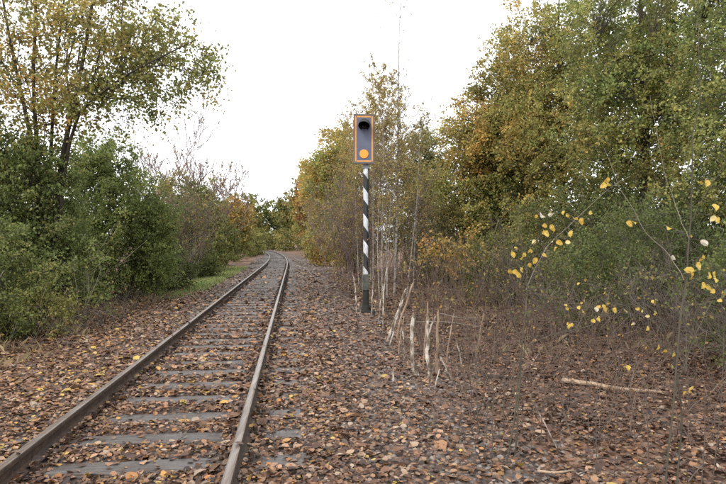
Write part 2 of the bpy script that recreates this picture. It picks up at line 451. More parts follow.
def box_verts(sx, sy, sz, bev, rng=None, jit=0.0, nseg=1):
    """bevelled bar along x with nseg lengthwise cuts, top at z=0"""
    xs = np.concatenate([[-sx / 2], np.linspace(-sx / 2 + bev, sx / 2 - bev, nseg + 1), [sx / 2]])
    V = []; 
    for a, x in enumerate(xs):
        e = bev if a in (0, len(xs) - 1) else 0
        ring = [(-sy / 2 + e, -sz), (sy / 2 - e, -sz), (sy / 2 - e, -bev - e), (sy / 2 - bev - e, -e), (-sy / 2 + bev + e, -e), (-sy / 2 + e, -bev - e)]
        for (y, z) in ring:
            j = rng.normal(0, jit, 2) if rng is not None and z > -sz else (0, 0)
            V.append((x, y + j[0], z + j[1] * .6))
    k = 6; n = len(xs)
    i = np.arange(n - 1)[:, None] * k; q = np.arange(k)[None, :]; q2 = (q + 1) % k
    F = np.stack([i + q, i + q2, i + k + q2, i + k + q], -1).reshape(-1, 4)
    return np.array(V), F, [np.arange(k)[::-1][None], (np.arange(k) + (n - 1) * k)[None]]

rng = np.random.default_rng(3)
sl_mesh = []
for v in range(6):
    ac = Acc(); V, F, C = box_verts(2.5, .255, .16, .014, rng, .004, 7)
    ac.add(V, F)
    for c_ in C: ac.F.append(c_); ac.T.append(np.array([.5])); ac.L.append(np.array([1.])); ac.M.append(np.array([0]))
    sl_mesh.append(ac.mesh('sleeper', 'sleeper_wood'))
# rail fastening: ribbed plate, two clamps, two screw heads on each
ac = Acc()
def abox(ac, c, s, mi=0):
    c = np.array(c); s = np.array(s) / 2
    V = np.array([[x, y, z] for x in (-1, 1) for y in (-1, 1) for z in (-1, 1)]) * s + c
    ac.add(V, [[0, 1, 3, 2], [4, 6, 7, 5], [0, 4, 5, 1], [2, 3, 7, 6], [0, 2, 6, 4], [1, 5, 7, 3]], mi=mi)
abox(ac, (0, 0, .004), (.33, .15, .014))
for s_ in (-1, 1):
    abox(ac, (s_ * .078, 0, .026), (.05, .075, .028))
    th = np.arange(6) * math.pi / 3
    for yy in (0.0,):
        ring = np.stack([s_ * .088 + .020 * np.cos(th), yy + .020 * np.sin(th)], -1)
        V = np.concatenate([np.c_[ring, np.full(6, .038)], np.c_[ring, np.full(6, .075)]])
        ac.add(V, [[j, (j + 1) % 6, (j + 1) % 6 + 6, j + 6] for j in range(6)]); ac.add(V[6:], [list(range(6))])
    ring = np.stack([s_ * .135 + .018 * np.cos(th), .035 + .018 * np.sin(th)], -1)
    V = np.concatenate([np.c_[ring, np.full(6, .010)], np.c_[ring, np.full(6, .034)]])
    ac.add(V, [[j, (j + 1) % 6, (j + 1) % 6 + 6, j + 6] for j in range(6)]); ac.add(V[6:], [list(range(6))])
fast_mesh = ac.mesh('rail_fastening', 'rail_rust')
rr = random.Random(5)
for i, y in enumerate(sleeper_y):
    c, tg, nn = frame_at(y)
    o = link('sleeper', sl_mesh[rr.randrange(6)], track, (c + rr.uniform(-.02, .02), y, rr.uniform(-.008, .004)))
    o.rotation_euler = (rr.uniform(-.01, .01), rr.uniform(-.004, .004), math.atan2(nn[1], nn[0]) + rr.uniform(-.012, .012))
    if i < 70:
        for s_ in (-1, 1):
            link('rail_fastening', fast_mesh, o, (s_ * .7525, 0, .001))

# ------------------------------------------------------------------ ballast stones and fallen leaves
def ico():
    p = (1 + 5 ** .5) / 2
    v = np.array([(-1, p, 0), (1, p, 0), (-1, -p, 0), (1, -p, 0), (0, -1, p), (0, 1, p), (0, -1, -p), (0, 1, -p), (p, 0, -1), (p, 0, 1), (-p, 0, -1), (-p, 0, 1)]) / math.hypot(1, p)
    f = np.array([(0, 11, 5), (0, 5, 1), (0, 1, 7), (0, 7, 10), (0, 10, 11), (1, 5, 9), (5, 11, 4), (11, 10, 2), (10, 7, 6), (7, 1, 8), (3, 9, 4), (3, 4, 2), (3, 2, 6), (3, 6, 8), (3, 8, 9), (4, 9, 5), (2, 4, 11), (6, 2, 10), (8, 6, 7), (9, 8, 1)])
    return v, f
IV, IF = ico()
def inframe(x, y, m=.5):
    return (np.abs(x) < .64 * y + m) & (y > 3.3)

def on_sleeper(x, y):
    """signed: is the point over a sleeper"""
    d = lat(x, y); s = slope(y)
    yc = y + d * s / np.sqrt(1 + s * s) * -1.0        # slide along the sleeper to the centre line
    yc = y - d * (-s) / np.sqrt(1 + s * s)
    ph = (yc - SL0) / SLD; ph = ph - np.round(ph)
    return (np.abs(ph * SLD) < .125) & (np.abs(d) < 1.24)

rng = np.random.default_rng(11)
def stones_for(y0, y1, dens, size):
    n = int((y1 - y0) * 6.6 * dens)
    y = rng.uniform(y0, y1, n); d = rng.uniform(-2.1, 4.5, n)
    keep = rng.uniform(0, 1, n) < np.where(d < 1.1, .42, np.where(d > 2.6, np.clip((4.5 - d) / 1.9, 0, 1) * .8, 1.0))
    y, d = y[keep], d[keep]
    s = slope(y); nn = np.sqrt(1 + s * s)
    x = cx(y) + d / nn; y = y - d * s / nn
    k = inframe(x, y) & ~(on_sleeper(x, y)) & (np.abs(np.abs(lat(x, y)) - .7525) > .07)
    x, y = x[k], y[k]
    sz = size * rng.uniform(.6, 1.35, len(x))
    return x, y, sz
def stone_verts(x, y, sz):
    n = len(x)
    sc = sz[:, None] * rng.uniform(.65, 1.25, (n, 3)) * np.array([1, 1, .75])
    V = IV[None] * (1 + rng.normal(0, .16, (n, 12, 1))) * sc[:, None, :]
    a = rng.uniform(0, 6.28, n); ca, sa = np.cos(a)[:, None], np.sin(a)[:, None]
    V = np.stack([V[..., 0] * ca - V[..., 1] * sa, V[..., 0] * sa + V[..., 1] * ca, V[..., 2]], -1)
    z = gz(x, y) + rng.uniform(-.4, .35, n) * sz
    return V + np.stack([x, y, z], -1)[:, None, :]
ac = Acc()
for (y0, y1, dens, size) in ((3.0, 8, 330, .024), (8, 16, 120, .031), (16, 30, 34, .045), (30, 60, 14, .07)):
    x, y, sz = stones_for(y0, y1, dens, size)
    V = stone_verts(x, y, sz); n = len(x)
    F = (np.arange(n)[:, None, None] * 12 + IF[None]).reshape(-1, 3)
    ac.add(V, F, np.repeat(rng.uniform(0, 1, n), 20))
gravel = ac.build('ballast_gravel', 'ballast_stone')
tag(gravel, 'grey broken stone ballast around the sleepers and down the shoulder', 'gravel', kind='stuff')
# the nearest big stones singly
smesh = []
for v in range(8):
    ac = Acc(); V = IV * (1 + rng.normal(0, .15, (12, 1))) * np.array([1.1, .85, .7]); ac.add(V, IF, rng.uniform(.25, 1)); smesh.append(ac.mesh('stone', 'ballast_stone'))
cnt = 0
while cnt < 150:
    d = rng.uniform(1.0, 3.4); y = rng.uniform(3.8, 7.5); x = float(cx(y)) + d
    if abs(x) > .62 * y or abs(d - .75) < .14: continue
    o = link('stone', smesh[cnt % 8], gravel, (x, y, g1(x, y) + .006)); s_ = rng.uniform(.018, .032); o.scale = (s_, s_, s_); o.rotation_euler = (rng.uniform(-.4, .4), rng.uniform(-.4, .4), rng.uniform(0, 6.28)); cnt += 1

LEAF_FLAT = 1.0
def litter_density(x, y):
    d = lat(x, y)
    k = np.ones_like(x)
    k = np.where(np.abs(d) < 1.6, 1.0 - .72 * step(9, 24, y), k)                 # thinner further down the line
    ad = np.abs(d)
    k = np.where(on_sleeper(x, y), k * (.07 + .80 * step(.45, .68, ad) + .4 * step(-1.0, -1.25, d)), k)
    k = np.where(on_sleeper(x, y) & (d > .92), k * .22, k)
    k = np.where((ad > .45) & (ad < 1.05), k * 1.25, k)
    k = np.where(np.abs(np.abs(d) - .7525) < .05, 0.012, k)
    sh = step(1.5, 2.0, d) * (1 - step(3.2, 4.2, d))
    k = k * (1 - .48 * sh)
    k = np.where(d < -1.6, k * (1 - .55 * step(17, 24, y)), k)
    q3 = np.stack([x, y, np.zeros_like(x)], -1); patch = .5 + .3 * wob(q3, 1.1, 2.0) + .3 * wob(q3, 3.3, 5.0)
    k = k * (.40 + .75 * np.clip(patch, 0, 1))
    k = np.where(d > 4.2, k * .75, k)
    return k
def litter_points(y0, y1, dens):
    w = .64 * y1 + .5
    n = int((y1 - y0) * 2 * w * dens)
    x = rng.uniform(-w, w, n); y = rng.uniform(y0, y1, n)
    k = inframe(x, y) & (lat(x, y) > -8.5) & (x < 11) & (rng.uniform(0, 1, n) < litter_density(x, y))
    return x[k], y[k]
def litter_z(x, y):
    d = lat(x, y)
    z = gz(x, y) + rng.uniform(.004, .035, len(x))
    z = np.where(np.abs(d) < 2.2, z + .012, z)
    z = np.where(on_sleeper(x, y), rng.uniform(.006, .016, len(x)), z)
    z = np.where(np.abs(np.abs(d) - .7525) < .034, RAIL_Z + .158, z)
    z = np.where((np.abs(np.abs(d) - .7525) >= .034) & (np.abs(np.abs(d) - .7525) < .075), RAIL_Z + .03, z)
    return z
def litter_tint(x, y):
    n = len(x); d = lat(x, y)
    tnt = np.clip(rng.beta(1.5, 2.1, n) * .92 - .02, 0, .78)
    tnt = np.where(rng.uniform(0, 1, n) < np.where(d < 1.6, .15, .05), rng.uniform(.89, .97, n), tnt)
    tnt = np.where(rng.uniform(0, 1, n) < .018 + .02 * (d < -1), 1.0, tnt)
    tnt = np.where((d > 3.6) & (rng.uniform(0, 1, n) < .5), tnt * .45, tnt)
    return tnt
def litter_leaf(ac, x, y, size):
    n = len(x)
    P = np.stack([x, y, litter_z(x, y)], -1)
    a = rng.uniform(0, 2 * math.pi, n); tl = rng.normal(0, .22, n)
    d = np.stack([np.cos(a) * np.cos(tl), np.sin(a) * np.cos(tl), np.sin(tl)], -1)
    up = np.stack([rng.normal(0, .28, n), rng.normal(0, .28, n), np.ones(n)], -1)
    s = unit(np.cross(d, up)); nr = np.cross(s, d)
    L = (size * rng.lognormal(-.08, .36, n))[:, None]; w = L * rng.uniform(.22, .56, n)[:, None]
    f = L * rng.uniform(-.10, .22, n)[:, None]; cu = L * rng.uniform(-.15, .2, n)[:, None]
    b = P - d * L * .5
    V = np.stack([b, b + d * L * .28 + s * w * .9 + nr * f, b + d * L * .66 + s * w * .85 + nr * (f * .8 + cu * .4), b + d * L + nr * cu,
                  b + d * L * .66 - s * w * .85 + nr * (f * .8 + cu * .4), b + d * L * .28 - s * w * .9 + nr * f, b + d * L * .5 + nr * 0], 1)
    q = np.arange(n)[:, None] * 7
    tnt = litter_tint(x, y); val = rng.uniform(.5, 1.2, n)
    if size > .05:
        ac.add(V, np.concatenate([q + np.array([[0, 3, 2, 1]]), q + np.array([[0, 5, 4, 3]])]), np.concatenate([tnt, tnt]), np.concatenate([val, val])); return
    F4 = np.concatenate([q + np.array([[0, 6, 2, 1]]), q + np.array([[0, 5, 4, 6]])]); F3 = np.concatenate([q + np.array([[6, 3, 2]]), q + np.array([[6, 4, 3]])])
    ac.add(V, F4, np.concatenate([tnt, tnt]), np.concatenate([val, val]))
    ac.F.append(F3 + ac.n - len(V.reshape(-1, 3))); ac.T.append(np.concatenate([tnt, tnt])); ac.L.append(np.concatenate([val, val])); ac.M.append(np.zeros(2 * n, int))
ac = Acc()
for (y0, y1, dens, size) in ((3.2, 6, 1600, .043), (6, 9, 1150, .0505), (9, 13, 640, .056), (13, 20, 290, .068), (20, 34, 85, .095)):
    x, y = litter_points(y0, y1, dens); litter_leaf(ac, x, y, size)
litter = ac.build('fallen_leaves', 'litter')
tag(litter, 'brown and tan fallen leaves covering track bed and forest floor', 'leaves', kind='stuff')
lm = []
for v in range(10):
    a2 = Acc(); th = np.linspace(0, 2 * math.pi, 11)[:-1]
    rad = .5 * (1 + .16 * np.cos(5 * th + v)) * np.where(np.abs(th - math.pi) < .4, .8, 1)
    cu = rng.uniform(.3, 1.3)
    V = np.stack([rad * np.cos(th) * 1.15, rad * np.sin(th) * .8, cu * (rad * np.sin(th)) ** 2 + .2 * np.cos(th * 2 + v)], -1)
    V = np.vstack([V, [[0, 0, 0]]])
    a2.add(V, [[j, (j + 1) % 10, 10] for j in range(10)], [.1, .25, .35, .48, .55, .62, .2, .7, .9, .3][v], rng.uniform(.85, 1.1))
    lm.append(a2.mesh('leaf', 'litter'))
cnt = 0
while cnt < 260:
    y = 3.7 + 3.2 * rng.uniform() ** 1.3; x = rng.uniform(-.6 * y, .6 * y); d = float(lat(x, y))
    if abs(abs(d) - .7525) < .1: continue
    if bool(on_sleeper(np.array([x]), np.array([y]))[0]) and rng.uniform() < .7: continue
    zz = g1(x, y) + .035 if not bool(on_sleeper(np.array([x]), np.array([y]))[0]) else .012
    o = link('leaf', lm[int(rng.integers(10))], litter, (x, y, zz)); s_ = rng.uniform(.032, .056); o.scale = (s_, s_, s_ * .6)
    o.rotation_euler = (rng.normal(0, .2), rng.normal(0, .2), rng.uniform(0, 6.28)); cnt += 1

# twigs lying about
ac = Acc()
n = 900
y = rng.uniform(3.8, 22, n); x = rng.uniform(-1, 1, n) * .64 * y; d = lat(x, y)
k = (np.abs(d) > 2.4); x, y = x[k], y[k]; n = len(x)
a = rng.uniform(0, 6.28, n); L = rng.uniform(.12, .7, n) * (1 + .5 * (lat(x, y) > 4))
A = np.stack([x, y, gz(x, y) + rng.uniform(.02, .05, n)], -1)
C = A + np.stack([np.cos(a) * L, np.sin(a) * L, rng.uniform(-.02, .10, n)], -1)
B = (A + C) / 2 + rng.normal(0, .05, (n, 3)); B[:, 2] += .03
r0 = rng.uniform(.002, .006, n)
tubes(ac, bez(A, B, C, 4), r0[:, None] * np.linspace(1, .5, 4)[None], 3)
tw = ac.build('twig_litter', 'twig'); tag(tw, 'thin dead twigs strewn over the leaf litter', 'twigs', kind='stuff')

# ------------------------------------------------------------------ grass
def blades(ac, x, y, h, rng, wd=.006, lean=.35):
    n = len(x)
    b = np.stack([x, y, gz(x, y) - .01], -1)
    a = rng.uniform(0, 6.28, n); hh = h * rng.uniform(.5, 1.2, n); ln = hh * rng.uniform(.05, lean * 2, n)
    tip = b + np.stack([np.cos(a) * ln, np.sin(a) * ln, hh], -1)
    mid = b + np.stack([np.cos(a) * ln * .3, np.sin(a) * ln * .3, hh * .6], -1)
    s = np.stack([-np.sin(a), np.cos(a), np.zeros(n)], -1) * wd
    V = np.stack([b - s, b + s, mid + s * .8, tip, mid - s * .8], 1)
    F = np.arange(n)[:, None] * 5 + np.array([[0, 1, 2, 3, 4]])
    ac.add(V, F, np.clip(rng.normal(.45, .25, n), 0, 1), rng.uniform(.7, 1.2, n))
rng = np.random.default_rng(21)
ac = Acc()
n = 16000
y = rng.uniform(17.5, 40, n); d = rng.normal(-2.85, .5, n); x = cx(y) + d
k = (d < -1.7) & (rng.uniform(0, 1, n) < step(17, 22, y) * (1 - step(34, 41, y)) * np.clip(.75 + .8 * wob(np.stack([x, y, x * 0], -1), 1.4, 3.0), 0, 1)); x, y = x[k], y[k]
blades(ac, x, y, .16, rng, .011)
gr = ac.build('grass_verge', 'grass'); tag(gr, 'strip of fresh green grass beside the curving track', 'grass', kind='stuff')
ac = Acc()
n = 9000
y = rng.uniform(7.5, 36, n); d = -rng.uniform(2.6, 5.2, n); x = cx(y) + d
cl = wob(np.stack([x, y, x * 0], -1), 1.6, 4.0); k = (cl > .12) & (rng.uniform(0, 1, n) < .6); x, y = x[k], y[k]
blades(ac, x, y, .20, rng, .0032, .6)
n = 2600
y = rng.uniform(9, 26, n); x = rng.uniform(-.5, 7, n); cl = wob(np.stack([x, y, x * 0], -1), 1.5, 1.0); k = (cl > .2) & (lat(x, y) > 3.4); blades(ac, x[k], y[k], .20, rng, .003, .6)
dg = ac.build('dry_grass', 'dry_grass'); tag(dg, 'withered straw coloured grass at the foot of the bushes', 'grass', kind='stuff')

# ------------------------------------------------------------------ plants
def plant_fill(root, rng, base, ells, stems, leaf, per, rc, mats=('bark', 'twig'), leafmat='foliage', trunk=None, twigs=5, limb_n=9, branch_r=.012, limb_r=.035,
               flat=.2, rich=False, valr=(.65, 1.25), tubes_twig=True, crown_name='crown', wide=.62, droop=.15):
    """ells: list of (centre, radii, clump count, tint, tint spread). Builds crown, branches and stems under root. World coords minus base."""
    base = np.asarray(base, float)
    cl = []; ct = []; co = []
    for (c, r, n, tm, tv) in ells:
        c = np.asarray(c, float); r = np.asarray(r, float)
        d = unit(rng.normal(size=(n, 3))); u = rng.uniform(0, 1, n) ** .42
        d2 = d * (1 + .22 * wob(d * 3 + c, 1.2, c[0]))[:, None]
        p = c + d2 * u[:, None] * r
        gl = gz(p[:, 0], p[:, 1]) + .08
        p[:, 2] = np.maximum(p[:, 2], gl + rng.uniform(0, .3, n))
        cl.append(p); co.append(unit(d / r)); ct.append(tm + tv * (.75 * wob(p, .8, c[1]) + .45 * rng.normal(size=n)))
    cl = np.concatenate(cl); ct = np.concatenate(ct); co = np.concatenate(co); n = len(cl)
    # limbs
    wood = Acc()
    limbs = []
    top = cl[:, 2].max()
    if trunk is not None:
        src = np.asarray(trunk)                      # (k,3) polyline world
        seeds = cl[rng.choice(n, min(limb_n, n), replace=False)]
        A = []
        for s in seeds:
            zmax = src[:, 2].max(); zt = min(base[2] + (s[2] - base[2]) * rng.uniform(.35, .75), zmax)
            A.append(src[np.argmin(np.abs(src[:, 2] - zt) + .8 * np.linalg.norm(src[:, :2] - s[:2], axis=1))])
        A = np.array(A)
    else:
        seeds = cl[rng.choice(n, min(stems, n), replace=False)]
        ang = rng.uniform(0, 6.28, len(seeds)); rr_ = rng.uniform(.02, .35, len(seeds))
        dx, dy = np.cos(ang) * rr_, np.sin(ang) * rr_
        A = np.stack([base[0] + dx + .35 * (seeds[:, 0] - base[0]), base[1] + dy + .35 * (seeds[:, 1] - base[1]), np.zeros(len(seeds))], -1)
        A[:, 2] = gz(A[:, 0], A[:, 1]) - .05
    mid = A * .45 + seeds * .55; mid[:, 2] += .12 * np.linalg.norm(seeds - A, axis=1); mid += rng.normal(0, .12, mid.shape)
    LP = bez(A, mid, seeds, 8)
    LP[:, 1:-1] += rng.normal(0, .03, LP[:, 1:-1].shape) * np.linalg.norm(seeds - A, axis=1)[:, None, None] * .35
    lr = limb_r * rng.uniform(.6, 1.2, len(seeds))
    tubes(wood, LP - base, lr[:, None] * np.linspace(1, .3, 8)[None], 5)
    pts = LP[:, 2:].reshape(-1, 3)
    # each clump hangs on the nearest limb point
    idx = np.empty(n, int)
    for a in range(0, n, 400):
        dd = np.linalg.norm(cl[a:a + 400, None, :] - pts[None], axis=-1) + .5 * np.maximum(pts[None, :, 2] - cl[a:a + 400, None, 2], 0)
        idx[a:a + 400] = dd.argmin(1)
    BA = pts[idx]; bm = (BA + cl) / 2 + rng.normal(0, .08, cl.shape); bm[:, 2] += .08
    BP = bez(BA, bm, cl, 4)
    if base[1] < 32: tubes(wood, BP - base, branch_r * np.linspace(1, .45, 4)[None] * rng.uniform(.6, 1.2, n)[:, None], 3)
    wood.build('branches', mats[0], root)['kind'] = 'stuff'
    # twigs radiating in every clump, leaves along them
    nt_ = twigs
    d = unit(rng.normal(size=(n, nt_, 3)) + .55 * co[:, None, :] + np.array([0, 0, .1]))
    L = rc * rng.uniform(.5, 1.25, (n, nt_))
    S = np.repeat(cl[:, None, :], nt_, 1).reshape(-1, 3); E = S + (d * L[..., None]).reshape(-1, 3)
    M = (S + E) / 2 + rng.normal(0, .06 * rc, S.shape); E2 = E.copy(); E2[:, 2] -= droop * L.ravel()
    if tubes_twig and base[1] < 30:
        ta = Acc(); sl = np.arange(len(S)) % 5 < 3; tubes(ta, np.stack([S, E2], 1)[sl] - base, np.array([[branch_r * .4, branch_r * .15]]).repeat(int(sl.sum()), 0), 3)
        ta.build('twigs', mats[1], root)['kind'] = 'stuff'
    k = max(1, int(round(per * .80 / nt_))); leaf = leaf * 1.08
    u = rng.uniform(.1, 1.05, (len(S), k, 1))
    LPt = (1 - u) ** 2 * S[:, None] + 2 * u * (1 - u) * M[:, None] + u * u * E2[:, None] + rng.normal(0, .10 * rc, (len(S), k, 3))
    LPt = LPt.reshape(-1, 3)
    tt = np.repeat(ct, nt_ * k) + rng.normal(0, .07, len(LPt))
    clv = rng.uniform(valr[0], valr[1], n)
    vv = np.repeat(clv, nt_ * k) * rng.uniform(.75, 1.25, len(LPt))
    keep = LPt[:, 2] > gz(LPt[:, 0], LPt[:, 1]) + .02
    cr = Acc()
    leaves(cr, LPt[keep] - base, leaf, rng, np.clip(tt[keep], 0, 1), vv[keep], flat=flat, rich=rich, wide=wide)
    cr.build(crown_name, leafmat, root)['kind'] = 'stuff'

SEED = [100]
def nrng():
    SEED[0] += 1
    return np.random.default_rng(SEED[0])

def trunk_line(base, top, k, rng, bend=.15):
    b = np.asarray(base, float); t_ = np.asarray(top, float)
    u = np.linspace(0, 1, k)[:, None]
    p = b * (1 - u) + t_ * u
    ph = rng.uniform(0, 6.28, 2)
    p[:, 0] += bend * np.sin(u[:, 0] * 5 + ph[0]) * u[:, 0]; p[:, 1] += bend * np.sin(u[:, 0] * 4 + ph[1]) * u[:, 0]
    return p

def tree(name, label, x, y, h, r, ells, leaf=.1, per=90, rc=.55, group=None, bark='bark', cat='tree', lean=(0, 0), limb_n=12, **kw):
    """ells relative to the ground point: ((dx,dy,z),(rx,ry,rz),clumps,tint,spread)"""
    rng = nrng(); z = g1(x, y)
    root = thing(name, (x, y, z), label, cat, group)
    b = np.array([x, y, z])
    tl = trunk_line(b - [0, 0, .15], b + [lean[0], lean[1], h], 12, rng)
    a = Acc(); rad = r * (np.linspace(1, .12, 12)); rad[0] *= 1.35
    tubes(a, (tl - b)[None], rad[None], 9); a.build('trunk', bark, root, smooth=True)
    E = [(b + np.array(c), r_, n_, t_, v_) for (c, r_, n_, t_, v_) in ells]
    plant_fill(root, rng, b, E, 0, leaf, per, rc, trunk=tl, limb_n=limb_n, **kw)
    return root

def shrub(name, label, x, y, ells, stems=9, leaf=.07, per=80, rc=.4, group=None, cat='bush', **kw):
    rng = nrng(); z = g1(x, y)
    root = thing(name, (x, y, z), label, cat, group)
    b = np.array([x, y, z])
    E = [(b + np.array(c), r_, n_, t_, v_) for (c, r_, n_, t_, v_) in ells]
    kw.setdefault('limb_r', .022); kw.setdefault('branch_r', .008)
    plant_fill(root, rng, b, E, stems, leaf, per, rc, **kw)
    return root

# bare branching: recursive wood only
def grow(rng, p, d, L, r, depth, out, spread=.6, kids=(3, 5), up=.15, K=5, shrink=.62):
    if depth == 0: K = 2
    pts = [p]; dd = d
    for i in range(K - 1):
        dd = dd + rng.normal(0, .13, 3) + np.array([0, 0, up * .25]); dd = dd / np.linalg.norm(dd)
        pts.append(pts[-1] + dd * L / (K - 1))
    pts = np.array(pts)
    out.append((pts, np.linspace(r, r * .35, K), depth))
    if depth == 0: return
    for _ in range(rng.integers(kids[0], kids[1] + 1)):
        u = rng.uniform(.25, 1.0); i = min(int(u * (K - 1)), K - 2); f = u * (K - 1) - i
        q = pts[i] * (1 - f) + pts[i + 1] * f
        nd = dd + rng.normal(0, spread, 3); nd[2] += up; nd /= np.linalg.norm(nd)
        grow(rng, q, nd, L * shrink * rng.uniform(.7, 1.15), r * (1 - .6 * u) * .6, depth - 1, out, spread, kids, up, 5, shrink)

def wood_set(a, items, rmin, sides=3):
    for K in (2, 5):
        it = [o for o in items if len(o[0]) == K]
        if it: tubes(a, np.array([o[0] for o in it]), np.maximum(np.array([o[1] for o in it]), rmin), sides)

def bare(name, label, x, y, n, L, r, depth, cat, group=None, mat='twig', lean=(0, 0, 1), spread=.5, foot=.3, kids=(3, 5), up=.15, leafn=0, leaf=.06, tint=.75, tv=.1, shrink=.62, stem_name='stems', fan=.25, rmin=.0024):
    rng = nrng(); z = g1(x, y)
    root = thing(name, (x, y, z), label, cat, group)
    out = []
    for i in range(n):
        a = rng.uniform(0, 6.28); q = rng.uniform(0, foot)
        p = np.array([math.cos(a) * q, math.sin(a) * q, -.05])
        p[2] += g1(x + p[0], y + p[1]) - z
        d = np.array(lean, float) + np.array([math.cos(a) * fan, math.sin(a) * fan, 0]) + rng.normal(0, .15, 3); d /= np.linalg.norm(d)
        grow(rng, p, d, L * rng.uniform(.7, 1.15), r * rng.uniform(.7, 1.2), depth, out, spread, kids, up, shrink=shrink)
    main = [o for o in out if o[2] == depth]; rest = [o for o in out if o[2] != depth]
    if n <= 6:
        for o in main:
            a = Acc(); tubes(a, o[0][None], o[1][None], 6); a.build('trunk' if stem_name == 'trunk' else 'stem', mat, root)
    else:
        a = Acc(); tubes(a, np.array([o[0] for o in main]), np.array([o[1] for o in main]), 4); a.build(stem_name, mat, root)['kind'] = 'stuff'
    a = Acc(); wood_set(a, rest, rmin); a.build('twigs', mat, root)['kind'] = 'stuff'
    if leafn:
        ends = np.array([o[0] for o in out if o[2] == 0])
        i = rng.integers(0, len(ends), leafn); u = rng.uniform(.1, 1, (leafn, 1))
        P = ends[i, 0] * (1 - u) + ends[i, -1] * u + rng.normal(0, .02, (leafn, 3))
        a = Acc(); leaves(a, P, leaf, rng, np.clip(rng.normal(tint, tv, leafn), 0, 1), rng.uniform(.7, 1.25, leafn)); a.build('crown', 'foliage', root)['kind'] = 'stuff'
    return root

# ---- left side -------------------------------------------------------------------------
# big multi-stemmed tree
rng = nrng()
bx_, by_ = -7.0, 13.2; bz_ = g1(bx_, by_)
maple = thing('broadleaf_tree', (bx_, by_, bz_), 'large many-stemmed tree with thin yellow-green leaves rising out of the green hedge', 'tree')
b = np.array([bx_, by_, bz_])
ZT = 13.2
st_lines = [([(40, 290), (38, 200), (33, 150), (25, 110), (14, 60), (3, 0), (-12, -90)], .13, .4),
            ([(42, 290), (41, 200), (36, 130), (33, 70), (36, 0), (30, -110)], .12, -.3),
            ([(47, 290), (50, 190), (52, 130), (56, 70), (64, 0), (78, -110)], .10, .2),
            ([(52, 290), (58, 190), (68, 130), (78, 85), (88, 30), (96, -20), (108, -90)], .13, -.5),
            ([(55, 290), (62, 190), (76, 120), (98, 96), (128, 74), (165, 55), (195, 40)], .085, -.8),
            ([(50, 290), (60, 190), (70, 110), (66, 60), (80, 10), (120, -40)], .08, .9)]
ac = Acc(); stl = []
for pts, r_, dz in st_lines:
    k = len(pts)
    P = np.array([at(px, py, ZT + dz * (i / k) * 2.2) for i, (px, py) in enumerate(pts)])
    P = smooth_line(P, 12); P[0, 2] = min(P[0, 2], bz_ - .1); stl.append(P)
    tubes(ac, (P - b)[None], (r_ * .55 * np.linspace(1, .22, 12))[None], 8)
ac.build('trunk', 'bark', maple, smooth=True)
allst = np.concatenate([P[5:] for P in stl])
E = [(at(160, 60, 13.0), (1.25, 1.5, 1.15), 105, .42, .1), (at(110, 20, 13.0), (1.5, 1.8, 1.3), 110, .44, .12), (at(55, 20, 13.2), (1.4, 1.6, 1.4), 80, .50, .14),
     (at(0, 30, 13.4), (1.2, 1.6, 1.6), 85, .56, .2), (at(120, 75, 13.0), (1.0, 1.3, .8), 40, .36, .12), (at(30, 100, 13.0), (1.5, 1.3, 1.0), 70, .56, .2), (at(85, -90, 13.2), (3.0, 2.4, 1.8), 120, .40, .14),
     (at(45, 115, 12.7), (1.3, .9, .7), 38, .50, .16), (at(95, 105, 12.8), (.9, .9, .6), 40, .42, .12), (at(15, 75, 12.6), (1.0, 1.0, 1.0), 30, .54, .18), (at(155, 100, 12.8), (.55, .7, .5), 18, .36, .1), (at(195, 70, 12.9), (.45, .7, .65), 22, .36, .12)]
plant_fill(maple, rng, b, E, 0, .080, 44, .46, trunk=allst, limb_n=34, limb_r=.018, branch_r=.007, twigs=5, valr=(.9, 1.6), rich=False)

# hedge bushes on the left, near to far
shrub('hedge_bush', 'low loose bush with small green leaves at the left picture edge nearest the camera', -6.55, 10.4,
      [((0, 0, 1.1), (1.0, 1.0, 1.15), 150, .24, .13), ((-1.4, .3, 1.5), (1.2, 1.0, 1.5), 130, .20, .1), ((.5, .2, .5), (.8, .7, .55), 60, .30, .14)], leaf=.048, per=130, rc=.33, stems=16, valr=(.8, 1.6))
shrub('hedge_bush', 'tall dark green bush around the trunk of the many-stemmed tree', -8.0, 14.6,
      [((.2, -1.6, 2.1), (1.6, 1.0, 1.9), 260, .16, .1), ((-1.5, -.6, 2.5), (1.6, 1.4, 2.1), 210, .13, .1), ((.9, -1.6, 1.1), (1.3, .9, 1.1), 120, .22, .1), ((-1.0, -1.8, 3.7), (1.3, .9, .9), 110, .22, .1), ((.6, -1.8, 3.4), (.9, .8, .7), 60, .26, .1)], leaf=.072, per=95, rc=.42, stems=14, valr=(.95, 1.7))
shrub('hedge_bush', 'big rounded bright green bush between the many-stemmed tree and the purple thicket', -7.35, 17.6,
      [((-.1, 0, 2.4), (1.5, 1.5, 2.2), 340, .20, .08), ((1.0, .2, 1.7), (.75, 1.0, 1.6), 130, .18, .07), ((-.7, -1.2, 1.2), (1.2, .9, 1.2), 120, .22, .09), ((-.7, .2, 4.1), (.9, 1, .9), 80, .2, .08)], leaf=.078, per=95, rc=.42, stems=14, valr=(1.0, 2.1))
shrub('bramble_bush', 'low green bramble bush at the foot of the rounded green bush', -6.75, 20.2,
      [((0, 0, .6), (.9, .9, .75), 110, .16, .08), ((-.6, .5, 1.1), (.7, .7, .9), 70, .2, .1)], leaf=.08, per=70, rc=.36, stems=8)
bare('bare_thicket', 'dense purple-brown leafless thicket on the far side of the rounded green bush', -8.55, 25.5, 46, 2.5, .016, 3, 'bush', mat='twig_purple', foot=1.5, kids=(3, 4), up=.25, fan=.2, leafn=9000, leaf=.085, tint=.36, tv=.2, rmin=.004)
